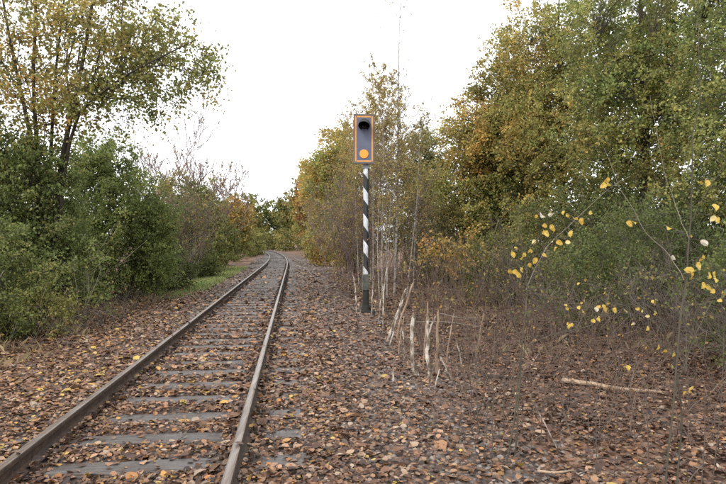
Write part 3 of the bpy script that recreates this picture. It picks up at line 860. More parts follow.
bare('bare_thicket', 'smaller grey-brown thicket of bare twigs by the grass strip', -7.3, 21.5, 16, 1.4, .010, 3, 'bush', mat='twig', foot=.7, kids=(3, 4), up=.2, fan=.3, leafn=900, leaf=.07, tint=.35, tv=.16)
shrub('hedge_bush', 'yellow-green bush beyond the purple thicket on the outside of the grass strip', -9.3, 33.0,
      [((0, 0, 2.6), (1.5, 1.6, 2.7), 230, .34, .1), ((-1.6, .8, 2.8), (1.4, 1.4, 2.8), 150, .38, .1), ((.6, -.8, .8), (.9, .9, .9), 70, .26, .1)], leaf=.13, per=75, rc=.6, stems=12)
shrub('bramble_bush', 'low green bush beside the grass strip in front of the yellow-green bush', -7.75, 27.8,
      [((0, 0, .5), (.9, 1.2, .8), 90, .2, .08)], leaf=.1, per=60, rc=.4, stems=8)
shrub('hedge_bush', 'dull green bush along the track before the orange tree', -10.8, 43.0,
      [((0, 0, 1.7), (1.4, 2.2, 1.9), 140, .28, .12), ((-2, 1, 2.8), (1.6, 2, 2.8), 120, .36, .12)], leaf=.17, per=60, rc=.75, stems=10)
tree('orange_tree', 'small orange autumn tree by the track curve', -12.1, 55.0, 5.2, .1,
     [((0, 0, 3.9), (1.7, 2.2, 1.9), 130, .60, .1), ((.3, 0, 1.6), (1.3, 1.8, 1.6), 80, .42, .12)], leaf=.2, per=55, rc=.8)
tree('hedge_tree', 'grey-green tree with thinning crown past the orange tree', -14.8, 68.0, 5.0, .1,
     [((0, 0, 3.0), (2.2, 2.4, 2.8), 110, .4, .15)], leaf=.22, per=50, rc=.9)
bare('bare_tree', 'bare slender tree with upswept twigs above the purple thicket', -11.5, 35.5, 6, 5.5, .08, 4, 'tree', mat='twig_purple', foot=.5, kids=(3, 4), up=.35, fan=.42, spread=.5, leafn=350, leaf=.12, tint=.78, tv=.1, stem_name='trunk', rmin=.012)
bare('bare_tree', 'bare tree with a few rusty leaves just before the orange tree', -11.2, 44.0, 6, 5.8, .08, 4, 'tree', lean=(-.22, 0, 1), mat='twig_purple', foot=.5, kids=(3, 4), up=.3, fan=.4, spread=.5, leafn=1300, leaf=.15, tint=.80, tv=.1, stem_name='trunk', rmin=.012)
bare('bare_tree', 'hazy grey leafless tree peeping over the rounded green bush', -9.3, 20.8, 4, 3.0, .05, 4, 'tree', mat='twig_purple', foot=.4, kids=(3, 4), up=.3, fan=.3, spread=.5, leafn=500, leaf=.08, tint=.5, tv=.15, stem_name='trunk', rmin=.007)
tree('background_tree', 'dark tree filling the gap behind the rounded green bush', -13.0, 24.0, 6, .12,
     [((0, 0, 3.0), (2.6, 2, 3.0), 150, .22, .12)], leaf=.12, per=70, rc=.6)
shrub('lineside_bush', 'low green bush hugging the left rail just past the orange tree', -14.6, 76, [((0, 0, 1.5), (1.8, 3.5, 1.9), 90, .34, .14)], leaf=.24, per=50, rc=.8, tubes_twig=False)
shrub('lineside_bush', 'dull olive bush inside the far left curve', -21.0, 96, [((0, 0, 2.2), (3.0, 4, 2.8), 110, .32, .14)], leaf=.3, per=50, rc=1.0, tubes_twig=False)
# brambles and dead canes along the left hedge foot
for (x, y, s, lab) in ((-5.7, 9.6, .7, 'nearest tangle of dry brown canes under the low loose bush'), (-5.55, 11.6, .65, 'dry brown canes in front of the slanting dead branch'), (-5.9, 13.6, .6, 'dry canes at the foot of the tall dark bush'),
                       (-6.2, 15.8, .6, 'dry canes under the near side of the rounded green bush'), (-6.5, 18.2, .6, 'farthest dry canes next to the low green bramble bush')):
    bare('dead_canes', lab, x, y, 16, s, .0045, 2, 'bramble', 'dry canes along the left hedge foot', mat='twig', foot=.75, kids=(2, 4), up=-.12, fan=.9, spread=.7, leafn=70, leaf=.055, tint=.85, tv=.12)
for (x, y, s, lx, lab) in ((-6.2, 9.3, 1.5, .25, 'pale leaning leafless stem sticking out of the nearest left bush'), (-6.0, 12.4, 1.5, .45, 'pale dead branch slanting in front of the tall dark bush')):
    bare('leaning_branch', lab, x, y, 3, s, .010, 2, 'branch', mat='twig_pale', foot=.4, lean=(lx, 0, .8), fan=.2, kids=(2, 3))

# ---- far end of the line -----------------------------------------------------------------
far = [(-31, 150, 14, 5.5, .34, .14, 'green tree closing the view at the end of the line, leftmost'), (-24, 158, 13, 5.5, .28, .14, 'darkest green tree closing the view at the end of the line'),
       (-17.5, 148, 14.5, 5, .38, .16, 'deep green tree right at the end of the line above the rails'), (-11.0, 128, 15, 4.4, .46, .2, 'brownish green tree where the rails disappear'),
       (-40, 165, 13, 6.5, .22, .1, 'far green tree showing just over the orange tree'), (-8.0, 98, 13.5, 3.6, .62, .14, 'russet and ochre tree over the far rails'),
       (-4.2, 84, 12.5, 3.0, .44, .16, 'tall yellow-green tree between the russet tree and the signal')]
for (x, y, h, r_, ti, tv, lab) in far:
    tree('far_tree', lab, x, y, h * .75, .22, [((0, 0, h * .62), (r_, r_, h * .40), 120, ti, tv), ((r_ * .3, -1, h * .30), (r_ * 1.0, r_, h * .28), 70, ti + .04, tv)], leaf=.5, per=60, rc=1.3, group='trees at the far end of the line', tubes_twig=False, limb_n=8)
shrub('lineside_bush', 'olive bush at the outside of the far curve', -14.5, 118, [((0, 0, 2.0), (3.4, 2, 2.4), 80, .42, .12)], leaf=.3, per=50, rc=1.0, tubes_twig=False)
shrub('lineside_bush', 'pale yellow-green bush straight beyond the end of the rails', -20.5, 126, [((0, 0, 1.8), (4.2, 2, 2.4), 90, .38, .1)], leaf=.32, per=50, rc=1.0, tubes_twig=False)

# ---- right side, behind the signal ---------------------------------------------------------
tree('autumn_tree', 'orange-tipped tree with green lower crown behind and to the track side of the signal', -1.9, 47, 9.0, .16,
     [((.2, 0, 8.8), (1.9, 2.2, 2.6), 190, .54, .17), ((-1.3, 0, 6.6), (1.8, 2.0, 2.8), 170, .46, .18), ((.8, -.8, 3.2), (2.2, 2.0, 2.8), 150, .38, .14)], leaf=.17, per=66, rc=.75, valr=(1.0, 1.8))
tree('autumn_tree', 'rusty brown tree nearer the far curve on the signal side', -4.6, 66, 9.2, .15,
     [((-.8, 0, 8.4), (1.9, 2, 2.9), 120, .68, .14), ((0, 0, 4.2), (2.0, 2, 3.0), 110, .48, .16)], leaf=.2, per=60, rc=.85, valr=(1.0, 1.7))
shrub('lineside_bush', 'yellow bush at the edge of the ballast beyond the signal', -1.0, 34, [((0, 0, 1.6), (1.0, 1.6, 1.8), 110, .50, .1), ((1.0, .5, 2.4), (1.2, 1.4, 2.4), 120, .40, .12)], leaf=.12, per=60, rc=.5, stems=14)
shrub('lineside_bush', 'low rust-brown bush beside the ballast on the far curve', -2.9, 43, [((0, 0, 1.1), (1.0, 2.0, 1.3), 90, .62, .2)], leaf=.15, per=50, rc=.5, stems=12)
shrub('lineside_bush', 'grey-green bush hugging the far ballast edge', -5.2, 62, [((0, 0, 1.4), (1.1, 3.0, 1.8), 90, .44, .16)], leaf=.2, per=50, rc=.7, stems=10)
tree('autumn_tree', 'green and gold tree directly behind the signal mast', .2, 33, 7.2, .12,
     [((0, 0, 5.8), (1.9, 1.8, 2.4), 140, .40, .16), ((.2, 0, 2.8), (2.0, 1.8, 2.4), 110, .44, .16)], leaf=.12, per=60, rc=.6)
bare('bare_thicket', 'purple-brown twiggy thicket right behind the signal mast', .1, 24.0, 26, 3.0, .014, 3, 'bush', mat='twig_purple', foot=1.0, kids=(3, 4), up=.35, fan=.14, leafn=2600, leaf=.085, tint=.55, tv=.15)
bare('bare_thicket', 'tall purple-brown thicket on the track side behind the signal', -1.0, 27.0, 24, 2.5, .014, 3, 'bush', mat='twig_purple', foot=1.1, kids=(3, 4), up=.35, fan=.14, leafn=1600, leaf=.09, tint=.5, tv=.18, rmin=.005)
bare('bare_thicket', 'fine brown thicket beside the birches on the forest side', 2.0, 23.0, 20, 2.2, .011, 3, 'bush', mat='twig', foot=.9, kids=(3, 4), up=.3, fan=.2, leafn=2400, leaf=.08, tint=.48, tv=.14)
tree('thin_tree', 'pale grey-green thin-leaved tree in the gap between birches and forest', 4.0, 37, 8.0, .09,
     [((-.2, 0, 6.4), (1.7, 1.6, 2.6), 90, .30, .1), ((-.6, 0, 3.4), (2.2, 1.6, 2.8), 150, .42, .12)], leaf=.12, per=50, rc=.6)
# birches
def birch(label, x, y, h, r_, lean, n_leaf, tint, seed, low=.45):
    rng = np.random.default_rng(seed); z = g1(x, y); b = np.array([x, y, z])
    root = thing('birch_tree', (x, y, z), label, 'tree', 'slender birches behind the signal')
    tl = trunk_line(np.array([0, 0, -.1]), np.array([lean, 0, h]), 12, rng, .09)
    a = Acc(); tubes(a, tl[None], (r_ * np.linspace(1, .15, 12))[None], 7); a.build('trunk', 'birch_bark', root, smooth=True)
    out = []
    for i in range(int(h * 6)):
        u = rng.uniform(low, 1.0); q = tl[min(int(u * 11), 10)] + (tl[min(int(u * 11) + 1, 11)] - tl[min(int(u * 11), 10)]) * (u * 11 % 1)
        a_ = rng.uniform(0, 6.28); d = np.array([math.cos(a_) * .6, math.sin(a_) * .6, .8]); d /= np.linalg.norm(d)
        grow(rng, q, d, (1.25 - u) * h * .17 + .25, r_ * .28 * (1.15 - u) + .002, 2, out, .5, (2, 3), .05)
    a = Acc(); wood_set(a, out, .003); a.build('branches', 'twig_purple', root)['kind'] = 'stuff'
    ends = np.array([o[0] for o in out if o[2] == 0])
    i = rng.integers(0, len(ends), n_leaf); u = rng.uniform(.1, 1, (n_leaf, 1))
    P = ends[i, 0] * (1 - u) + ends[i, -1] * u + rng.normal(0, .02, (n_leaf, 3))
    a = Acc(); leaves(a, P, .048, rng, np.clip(rng.normal(tint, .08, n_leaf), 0, 1), rng.uniform(.9, 1.6, n_leaf), wide=.8); a.build('crown', 'foliage', root)['kind'] = 'stuff'
birch('slim white birch stem just to the track side of the signal head', -.15, 23.5, 6.6, .032, -.35, 2600, .55, 41)
birch('white birch with yellow crown rising right beside the signal head', .62, 18.6, 7.0, .036, -.05, 6500, .54, 42)
birch('thin birch close behind the yellow-crowned birch', .82, 20.0, 6.6, .03, 0, 5200, .52, 43)
birch('tallest nearly leafless birch standing highest against the white sky', 1.02, 19.2, 10.2, .045, .28, 300, .5, 44, .3)
birch('short pale birch pole lowest of the birch clump', .50, 17.6, 4.2, .022, -.1, 900, .5, 45, .4)
birch('leaning birch pole on the forest side of the clump', 1.35, 18.2, 5.4, .026, .5, 1700, .50, 46, .3)
birch('birch showing between signal head and autumn tree', .35, 25.5, 9.0, .04, .1, 5000, .56, 47)
birch('slender birch with hazy golden twigs just behind the tallest birch', 1.25, 22.5, 7.8, .032, -.2, 6500, .54, 48, .3)
birch('pencil-thin pale birch pole just past the yellow-crowned birch', .74, 18.0, 5.0, .022, .1, 1200, .52, 50, .35)
birch('pale birch pole between the mast and the track-side thicket', -.02, 21.0, 6.2, .028, .1, 2600, .52, 51, .35)
birch('outermost thin birch of the clump towards the forest', 1.75, 20.5, 5.6, .026, .25, 1800, .48, 52, .3)
birch('crooked low birch between the signal mast and the yellow-crowned birch', .32, 19.5, 5.8, .026, .12, 2200, .5, 49, .25)

tree('autumn_tree', 'light yellow-green tree filling the dip beside the birch tops', 3.0, 29.5, 6.6, .1,
     [((0, 0, 5.4), (1.5, 1.5, 2.3), 140, .36, .1), ((-.2, 0, 2.8), (1.9, 1.5, 2.4), 150, .44, .12)], leaf=.12, per=60, rc=.55)
tree('autumn_tree', 'round olive-gold tree joining the orange tree to the tall skyline tree', 6.5, 25.5, 8.6, .16,
     [((-.2, 0, 7.6), (1.9, 1.7, 2.6), 230, .48, .14), ((-.2, -.4, 4.4), (2.0, 1.5, 2.4), 170, .42, .14)], leaf=.12, per=70, rc=.6)
# ---- the forest wall on the right ------------------------------------------------------------
tree('autumn_tree', 'yellow and orange tree at the left end of the forest wall', 5.0, 25, 7.4, .16,
     [((-.3, 0, 5.9), (1.4, 1.8, 2.1), 180, .52, .15), ((-.7, 0, 3.4), (1.8, 1.8, 2.2), 200, .42, .15), ((1.3, -.3, 5.2), (1.7, 1.8, 3.0), 210, .44, .18), ((1.0, -.3, 2.6), (2.0, 1.5, 1.8), 120, .38, .14)], leaf=.105, per=80, rc=.55, valr=(1.05, 1.85))
shrub('lineside_bush', 'yellow-green bush below the orange tree beside the birches', 3.3, 24, [((0, 0, 1.6), (1.3, 1.3, 1.8), 170, .42, .14)], leaf=.09, per=70, rc=.45, stems=14)
tree('forest_tree', 'tall green tree with yellowing top on the forest wall skyline', 7.6, 22.5, 11.0, .2,
     [((-1.0, 0, 8.6), (1.6, 2.0, 2.6), 210, .46, .16), ((-.7, -.4, 6.0), (2.0, 1.9, 2.3), 220, .42, .16), ((1.4, -.4, 8.6), (2.1, 2.0, 3.2), 240, .30, .13), ((.2, -.6, 3.2), (2.3, 1.7, 2.1), 200, .40, .16)], leaf=.10, per=72, rc=.55, valr=(1.05, 1.85))
tree('forest_tree', 'large dark green tree above the yellow-leaved saplings', 8.4, 17.5, 11.0, .2,
     [((-.3, 0, 8.0), (2.2, 2.0, 2.6), 260, .29, .14), ((-.6, -.4, 5.2), (2.1, 1.8, 2.0), 250, .34, .15), ((1.8, .2, 6.0), (1.8, 1.8, 3.2), 180, .18, .1)], leaf=.09, per=80, rc=.5, valr=(1.0, 1.85))
tree('forest_tree', 'dark green tree filling the upper right corner', 9.6, 14.0, 9.5, .2,
     [((0, 0, 6.2), (2.0, 1.8, 2.6), 240, .25, .13), ((-.7, -.3, 3.6), (1.8, 1.5, 1.8), 190, .30, .14)], leaf=.078, per=85, rc=.45, valr=(1.0, 1.85))
tree('forest_tree', 'green tree deep in the wood behind the forest wall', 13.5, 26, 13.0, .2,
     [((0, 0, 9.5), (3.2, 2.4, 4.0), 170, .25, .12), ((-2, 0, 5.0), (3.0, 2.2, 3.0), 120, .3, .12)], leaf=.18, per=45, rc=.75)
tree('forest_tree', 'olive tree behind the orange tree in the forest wall', 8.6, 33, 10.5, .2,
     [((0, 0, 7.5), (3.0, 2.4, 3.4), 170, .34, .14), ((-1, 0, 3.0), (3.0, 2.2, 2.8), 130, .36, .14)], leaf=.16, per=60, rc=.8)
for (x, y, rx, h, ti, lab) in ((6.8, 28, 2.6, 3.6, .36, 'olive understorey bush deep behind the orange tree'), (10.5, 22.5, 2.6, 4.2, .22, 'green understorey bush behind the tall skyline tree'),
                              (13.5, 19.5, 2.6, 4.6, .18, 'dark understorey bush deep behind the upper right tree'), (9.6, 18.6, 2.0, 3.4, .24, 'shaded green understorey bush behind the large dark tree')):
    shrub('understorey_bush', lab, x, y, [((0, 0, h * .5), (rx, 1.3, h * .55), 200, ti, .1)], leaf=.13, per=55, rc=.55, stems=10, tubes_twig=False)
# undergrowth under the forest wall
shrub('undergrowth_bush', 'grey-green twiggy bush under the tall green tree', 5.6, 17.0, [((0, 0, 1.5), (1.5, 1.2, 1.7), 170, .27, .14), ((1.4, .4, 2.0), (1.3, 1.2, 1.8), 150, .2, .12)], leaf=.07, per=80, rc=.42, stems=24, limb_r=.014, mats=('twig', 'twig'))
shrub('undergrowth_bush', 'dark evergreen bush at the foot of the large dark tree', 7.0, 13.6, [((0, 0, 1.3), (1.5, 1.1, 1.5), 170, .15, .08), ((1.4, .2, 2.0), (1.2, 1.1, 1.7), 140, .2, .1)], leaf=.058, per=75, rc=.38, stems=24, limb_r=.014, mats=('twig', 'twig'))
shrub('undergrowth_bush', 'low dark green bush at the right picture edge', 7.1, 10.6, [((0, 0, .9), (1.2, .9, 1.1), 150, .15, .09), ((1.0, .4, 1.7), (1.0, .9, 1.3), 110, .18, .1)], leaf=.05, per=75, rc=.32, stems=22, limb_r=.012, mats=('twig', 'twig'))
shrub('undergrowth_bush', 'small green holly-like bush in the middle of the bare twigs', 5.0, 13.0, [((0, 0, .9), (.8, .7, .95), 70, .17, .08)], leaf=.05, per=60, rc=.32, stems=14, limb_r=.01, mats=('twig', 'twig'))
shrub('undergrowth_bush', 'rust and yellow leaved bush low beside the birch clump', 2.25, 15.2, [((0, 0, 1.55), (.75, .7, .55), 42, .62, .12)], leaf=.085, per=30, rc=.36, stems=7, limb_r=.012, mats=('twig', 'twig'))
shrub('undergrowth_bush', 'small-leaved grey-green bush nearest the camera at the right picture edge', 5.5, 7.9, [((0, 0, .95), (1.0, .8, 1.1), 150, .17, .12), ((.7, .6, 1.6), (.9, .8, 1.1), 110, .2, .12)], leaf=.05, per=80, rc=.32, stems=30, limb_r=.008, branch_r=.004, mats=('twig', 'twig'))
shrub('undergrowth_bush', 'thin twiggy olive bush behind the arching sapling', 4.4, 11.0, [((0, 0, .9), (1.1, .8, 1.0), 120, .24, .14), ((1.0, .5, 1.5), (1.0, .8, 1.2), 120, .2, .12)], leaf=.05, per=70, rc=.36, stems=34, limb_r=.008, branch_r=.004, mats=('twig', 'twig'))
shrub('undergrowth_bush', 'brownish twiggy bush between the small holly-like bush and the birches', 3.7, 15.8, [((0, 0, 1.0), (1.2, .9, 1.2), 150, .34, .2)], leaf=.06, per=70, rc=.4, stems=34, limb_r=.009, branch_r=.005, mats=('twig', 'twig'))
for (x, y, n_, s, lab) in ((4.9, 7.2, 22, .85, 'bare grey thicket just behind the tallest sapling'), (5.1, 9.4, 24, 1.0, 'bare thicket in the gap behind the fallen tan branch'), (3.6, 10.2, 20, .8, 'low bare brown thicket behind the sapling nearer the signal'), (4.2, 14.6, 26, 1.25, 'grey leafless thicket in front of the twiggy green bush'), (5.6, 11.8, 24, 1.1, 'dense grey leafless thicket before the dark evergreen bush'),
                           (3.2, 18.5, 26, 1.5, 'bare brown thicket between birch clump and forest wall'), (6.6, 9.4, 18, .9, 'bare twig thicket in front of the low dark edge bush'),
                           (7.4, 15.6, 20, 2.2, 'tall bare stems standing before the large dark tree')):
    bare('bare_thicket', lab, x, y, n_, s, .009, 3, 'bush', mat='twig', foot=.95, kids=(3, 4), up=.1, fan=.35, leafn=420, leaf=.055, tint=.36, tv=.2)

# ------------------------------------------------------------------ level-crossing signal
SX, SY = .07, 14.65; SZ = g1(SX, SY)
sig = thing('railway_signal', (SX, SY, SZ), 'tall signal on striped mast with orange disc and black hooded lamp on dark board', 'signal')
sig.rotation_euler = (0, 0, R(2))
def cyl(ac, c0, c1, r0, r1, n=20, cap=True, mi=0):
    tubes(ac, np.array([[c0, c1]], float), np.array([[r0, r1]]), n, caps=cap, mi=mi)
def chamfer_box(ac, c, s, b, mi=0):
    """box with chamfered vertical-front edges: an octagonal outline in x-z, extruded in y"""
    hx, hz = s[0] / 2, s[2] / 2
    o = np.array([(-hx + b, -hz), (hx - b, -hz), (hx, -hz + b), (hx, hz - b), (hx - b, hz), (-hx + b, hz), (-hx, hz - b), (-hx, -hz + b)])
    V = np.concatenate([np.c_[o[:, 0] + c[0], np.full(8, c[1] - s[1] / 2), o[:, 1] + c[2]], np.c_[o[:, 0] + c[0], np.full(8, c[1] + s[1] / 2), o[:, 1] + c[2]]])
    ac.add(V, [[j, (j + 1) % 8, (j + 1) % 8 + 8, j + 8] for j in range(8)], mi=mi); ac.add(V, [list(range(8))[::-1], list(range(8, 16))], mi=mi)
def ring_frame(ac, cx_, y, cz_, w, h, t_, d_):
    for (x0, x1, z0, z1) in ((-w / 2, w / 2, h / 2 - t_, h / 2), (-w / 2, w / 2, -h / 2, -h / 2 + t_), (-w / 2, -w / 2 + t_, -h / 2 + t_, h / 2 - t_), (w / 2 - t_, w / 2, -h / 2 + t_, h / 2 - t_)):
        abox(ac, (cx_ + (x0 + x1) / 2, y, cz_ + (z0 + z1) / 2), (x1 - x0, d_, z1 - z0))
def zof(py): return CAM_Z - (py - 242.) * SY / FPX - SZ
ztop, zbot = zof(115.5), zof(163.8)
zc, hh = (ztop + zbot) / 2, ztop - zbot
a = Acc(); cyl(a, (0, 0, .95), (0, 0, zbot + .35), .064, .064, 20); a.build('mast', 'striped_paint', sig, smooth=False)
a = Acc(); chamfer_box(a, (-.05, -.10, zc), (.50, .035, hh), .02); board_o = a.build('board', 'panel_paint', sig)
a = Acc(); ring_frame(a, -.05, -.102, zc, .522, hh + .02, .028, .055); a.build('board_rim', 'dark_rim', board_o)
a = Acc(); ring_frame(a, -.05, -.1195, zc, .452, hh - .062, .040, .006); a.build('orange_border', 'orange_paint', board_o)
zd = zof(154.6)
a = Acc(); cyl(a, (-.05, -.117, zd), (-.05, -.133, zd), .112, .108, 32); a.build('orange_disc', 'orange_disc', sig)
zl = zof(125.0)
hood = Acc(); th = np.linspace(R(-62), R(242), 22); lens_c = np.array([-.035, -.118, zl])
rows = []
for rad in (.14, .13):
    back = np.stack([lens_c[0] + rad * np.cos(th), np.full(22, -.114), lens_c[2] + rad * np.sin(th)], -1)
    ln = .10 + .30 * (np.sin(th) * .5 + .5)
    front = back.copy(); front[:, 1] -= ln; front[:, 2] -= .36 * ln; front[:, 0] -= .10 * ln
    rows += [back, front]
V = np.concatenate(rows); F = []
for j in range(21):
    F += [[j, j + 1, 22 + j + 1, 22 + j], [44 + j, 66 + j, 66 + j + 1, 44 + j + 1], [22 + j, 22 + j + 1, 66 + j + 1, 66 + j]]
hood.add(V, F); a = Acc(); cyl(a, (-.035, -.115, zl), (-.035, -.132, zl), .124, .124, 28); lamp_o = a.build('lamp_housing', 'black_paint', sig); hood.build('lamp_hood', 'black_paint', lamp_o)
a = Acc()
for i, (rad, yy) in enumerate(((.098, -.133), (.08, -.142), (.04, -.148))): pass
cyl(a, (-.035, -.1325, zl), (-.035, -.145, zl), .098, .06, 24); a.build('lamp_lens', 'dark_lens', lamp_o)
a = Acc()
for zz in (zbot + .06, zbot + .28): abox(a, (-.02, -.05, zz), (.24, .06, .045)); abox(a, (-.02, .068, zz), (.16, .012, .045))
a.build('mounting_bracket', 'grey_paint', sig)
a = Acc(); abox(a, (0, -.012, zbot - .07), (.17, .11, .10)); a.build('cable_box', 'grey_paint', sig)
for (bx2, bz2) in ((-.24, zc + hh * .46), (.14, zc + hh * .46), (-.24, zc - hh * .46), (.14, zc - hh * .46)):
    a = Acc(); cyl(a, (bx2, -.128, bz2), (bx2, -.138, bz2), .011, .009, 8); a.build('bolt', 'grey_paint', board_o)
a = Acc(); tubes(a, smooth_line(np.array([(.085, -.02, .9), (.082, -.03, 1.6), (.08, -.02, 2.6), (.07, -.03, zbot - .02)]), 12)[None], np.full((1, 12), .011), 6); a.build('cable', 'black_paint', sig)
a = Acc(); chamfer_box(a, (0, 0, .775), (.165, .16, .38), .012); jb_o = a.build('junction_box', 'mossy_grey', sig)
a = Acc(); abox(a, (0, -.083, .775), (.12, .008, .30)); a.build('box_door', 'mossy_grey', jb_o)
a = Acc(); cyl(a, (0, 0, .20), (0, 0, .588), .085, .075, 14); cyl(a, (0, 0, -.1), (0, 0, .20), .17, .095, 14); abox(a, (.13, -.05, .16), (.12, .1, .05)); a.build('mast_foot', 'mossy_dark', sig)
a = Acc(); abox(a, (0, 0, .0), (.46, .44, .13)); a.build('foundation_block', 'mossy_dark', sig)

# ------------------------------------------------------------------ broken stubs, logs and stems beside the signal
def stick(name, label, pts, r0, r1, mat, cat, group=None, sides=7, k=10, jag=True, extra=None):
    P = smooth_line(np.array(pts), k); rng = nrng()
    P[1:-1] += rng.normal(0, r0 * .25, (k - 2, 3))
    b = P[0].copy(); root = link(name, None, None, b) if False else None
    a = Acc(); rad = np.linspace(r0, r1, k) * rng.uniform(.9, 1.12, k)
    tubes(a, (P - b)[None], rad[None], sides, caps=True)
    if jag:                                     # splintered end
        for _ in range(3):
            e = P[-1] - b + rng.normal(0, r1 * .5, 3); d = unit(P[-1] - P[-2]) * r1 * rng.uniform(1.5, 3.5)
            tubes(a, np.stack([e - d * .3, e + d])[None], np.array([[r1 * .4, r1 * .06]]), 4)
    if extra is None:
        o = a.build(name, mat, None, loc=b); return tag(o, label, cat, group)
    root = thing(name, b, label, cat, group); a.build('stem', mat, root)
    for (p, r_, r2_, m_) in extra:
        q = smooth_line(np.array(p), 7); c = Acc(); tubes(c, (q - b)[None], np.linspace(r_, r2_, 7)[None], 5); c.build('branch', m_, root)
    return root
def gp(px, Zv, dz=-.04):
    x = (px - 363.) * Zv / FPX; return np.array([x, Zv, g1(x, Zv) + dz])
ST = 'broken pale stubs beside the signal'
stick('broken_stub', 'long whitish broken stick leaning towards the forest, nearest the mast', [gp(386, 10.3), at(395, 320, 10.3), at(406, 289, 10.2)], .026, .017, 'stub_bark', 'stub', ST)
stick('broken_stub', 'brown stub crossing behind the long whitish stick', [gp(396, 10.5), at(402, 315, 10.6), at(413, 283, 10.8)], .024, .016, 'dead_wood', 'stub', ST)
stick('broken_stub', 'short thin white stub leaning against the long whitish stick', [gp(389, 10.0), at(397, 318, 10.0), at(403, 300, 10.0)], .014, .010, 'stub_bark', 'stub', ST)
stick('broken_stub', 'thick pale peeling stub with a bent foot in the front row', [gp(418, 7.45), at(413, 365, 7.4), at(411, 345, 7.4), at(413, 318, 7.4)], .038, .022, 'stub_bark', 'stub', ST)
stick('broken_stub', 'brown and white split stub next to the thick bent stub', [gp(432, 7.3), at(429, 365, 7.3), at(427, 345, 7.3), at(428, 316, 7.3)], .030, .017, 'stub_bark', 'stub', ST,
      extra=[([at(428, 350, 7.3), at(430, 330, 7.25), at(436, 316, 7.2)], .014, .009, 'stub_bark')])
stick('broken_stub', 'brown barked stub on the forest side of the split stub', [gp(437, 7.6), at(437, 345, 7.6), at(438, 312, 7.6)], .024, .016, 'dead_wood', 'stub', ST)
stick('broken_stub', 'white pointed stick slanting down towards the forest', [gp(456, 7.35), at(450, 377, 7.3), at(441, 358, 7.3)], .022, .011, 'stub_bark', 'stub', ST)
stick('broken_stub', 'small upright white stake standing alone on the ballast side', [gp(392, 7.15), at(393, 380, 7.1), at(394, 364, 7.1)], .015, .009, 'stub_bark', 'stub', ST)
stick('broken_stub', 'thin pale stub at the foot of the signal mast on the track side', [gp(357, 14.0), at(355, 285, 14.0), at(352, 273, 14.0)], .018, .010, 'stub_bark', 'stub', ST)
stick('broken_stub', 'thin pale stub close to the mast on the forest side', [gp(371, 13.8), at(373, 290, 13.8), at(375, 276, 13.8)], .018, .012, 'stub_bark', 'stub', ST)
stick('broken_stub', 'slim grey pole stub between mast and long whitish stick', [gp(383, 12.0), at(384, 290, 12.0), at(388, 262, 12.0)], .018, .012, 'stub_bark', 'stub', ST)
for (px, Zv, hp, ln_, r_, m_, lab) in ((398, 9.4, 40, 6, .013, 'dead_wood', 'thin brown stub just in front of the crossing sticks'), (405, 8.6, 52, -4, .012, 'stub_bark', 'thin upright grey stub between the crossing sticks and the thick bent stub'),
        (423, 8.0, 70, 5, .013, 'dead_wood', 'tall thin brown shoot behind the thick bent stub'), (445, 8.2, 60, 9, .011, 'dead_wood', 'thin brown stub leaning towards the forest behind the white pointed stick'),
        (463, 8.4, 34, -7, .012, 'stub_bark', 'short pale stub beyond the white pointed stick'), (476, 9.0, 48, 8, .010, 'dead_wood', 'thin leaning stub at the forest end of the row'),
        (378, 12.6, 40, 5, .013, 'stub_bark', 'short pale stub just past the mast foot'), (434, 6.9, 26, 6, .010, 'stub_bark', 'tiny white splinter at the foot of the split stub')):
    stick('broken_stub', lab, [gp(px, Zv), gp(px, Zv) + np.array([ln_ * .4, 0, hp * .5]) * Zv / FPX, gp(px, Zv) + np.array([ln_, 2, hp]) * Zv / FPX], r_, r_ * .6, m_, 'stub', ST, sides=6)
stick('fallen_branch', 'straight peeled tan branch lying on the forest floor', [gp(562, 7.35, .07), gp(610, 7.1, .05), gp(662, 6.85, .03)], .030, .014, 'dead_wood', 'branch', 'fallen branches')
stick('fallen_branch', 'short dark rotten branch lying behind the front stubs', [gp(472, 7.6, .03), gp(492, 7.65, .05), gp(513, 7.75, .03)], .026, .02, 'bark', 'branch', 'fallen branches')
stick('fallen_branch', 'long thin pale branch propped level behind the stubs', [at(415, 322, 9.6), at(445, 322, 9.7), at(482, 327, 9.9)], .010, .006, 'twig_pale', 'branch', 'fallen branches', sides=5)
stick('fallen_branch', 'thin pale branch just under the level propped one', [at(438, 313, 9.4), at(462, 318, 9.5), at(480, 318, 9.8)], .009, .005, 'twig_pale', 'branch', 'fallen branches', sides=5)
stick('fallen_branch', 'slim white twig slanting to the ground in front of the fallen tan branch', [gp(557, 5.1, .02), at(545, 424, 5.0), at(531, 400, 5.0)], .007, .005, 'stub_bark', 'branch', 'fallen branches', sides=5)
stick('fallen_branch', 'light broken stick lying low at the bottom picture edge', [gp(538, 4.5, .03), gp(556, 4.45, .05), gp(572, 4.6, .03)], .012, .007, 'dead_wood', 'branch', 'fallen branches', sides=6)

for (x, y, n_, s_, lab) in ((.75, 13.2, 12, 1.3, 'brush of thin upright shoots just past the mast on the forest side'), (1.15, 9.6, 10, .95, 'thin coppice shoots growing among the broken stubs'),
                           (1.75, 11.6, 14, 1.2, 'brown brush of shoots behind the front stubs'), (-.55, 15.8, 8, .9, 'low thin shoots beside the mast on the track side'), (2.9, 12.6, 14, 1.0, 'loose brown brush between stubs and grey thicket')):
    bare('brush_shoots', lab, x, y, n_, s_, .007, 2, 'bush', mat='twig_red', foot=.45, kids=(2, 4), up=.3, fan=.18, spread=.35, leafn=60, leaf=.06, tint=.6, tv=.15)

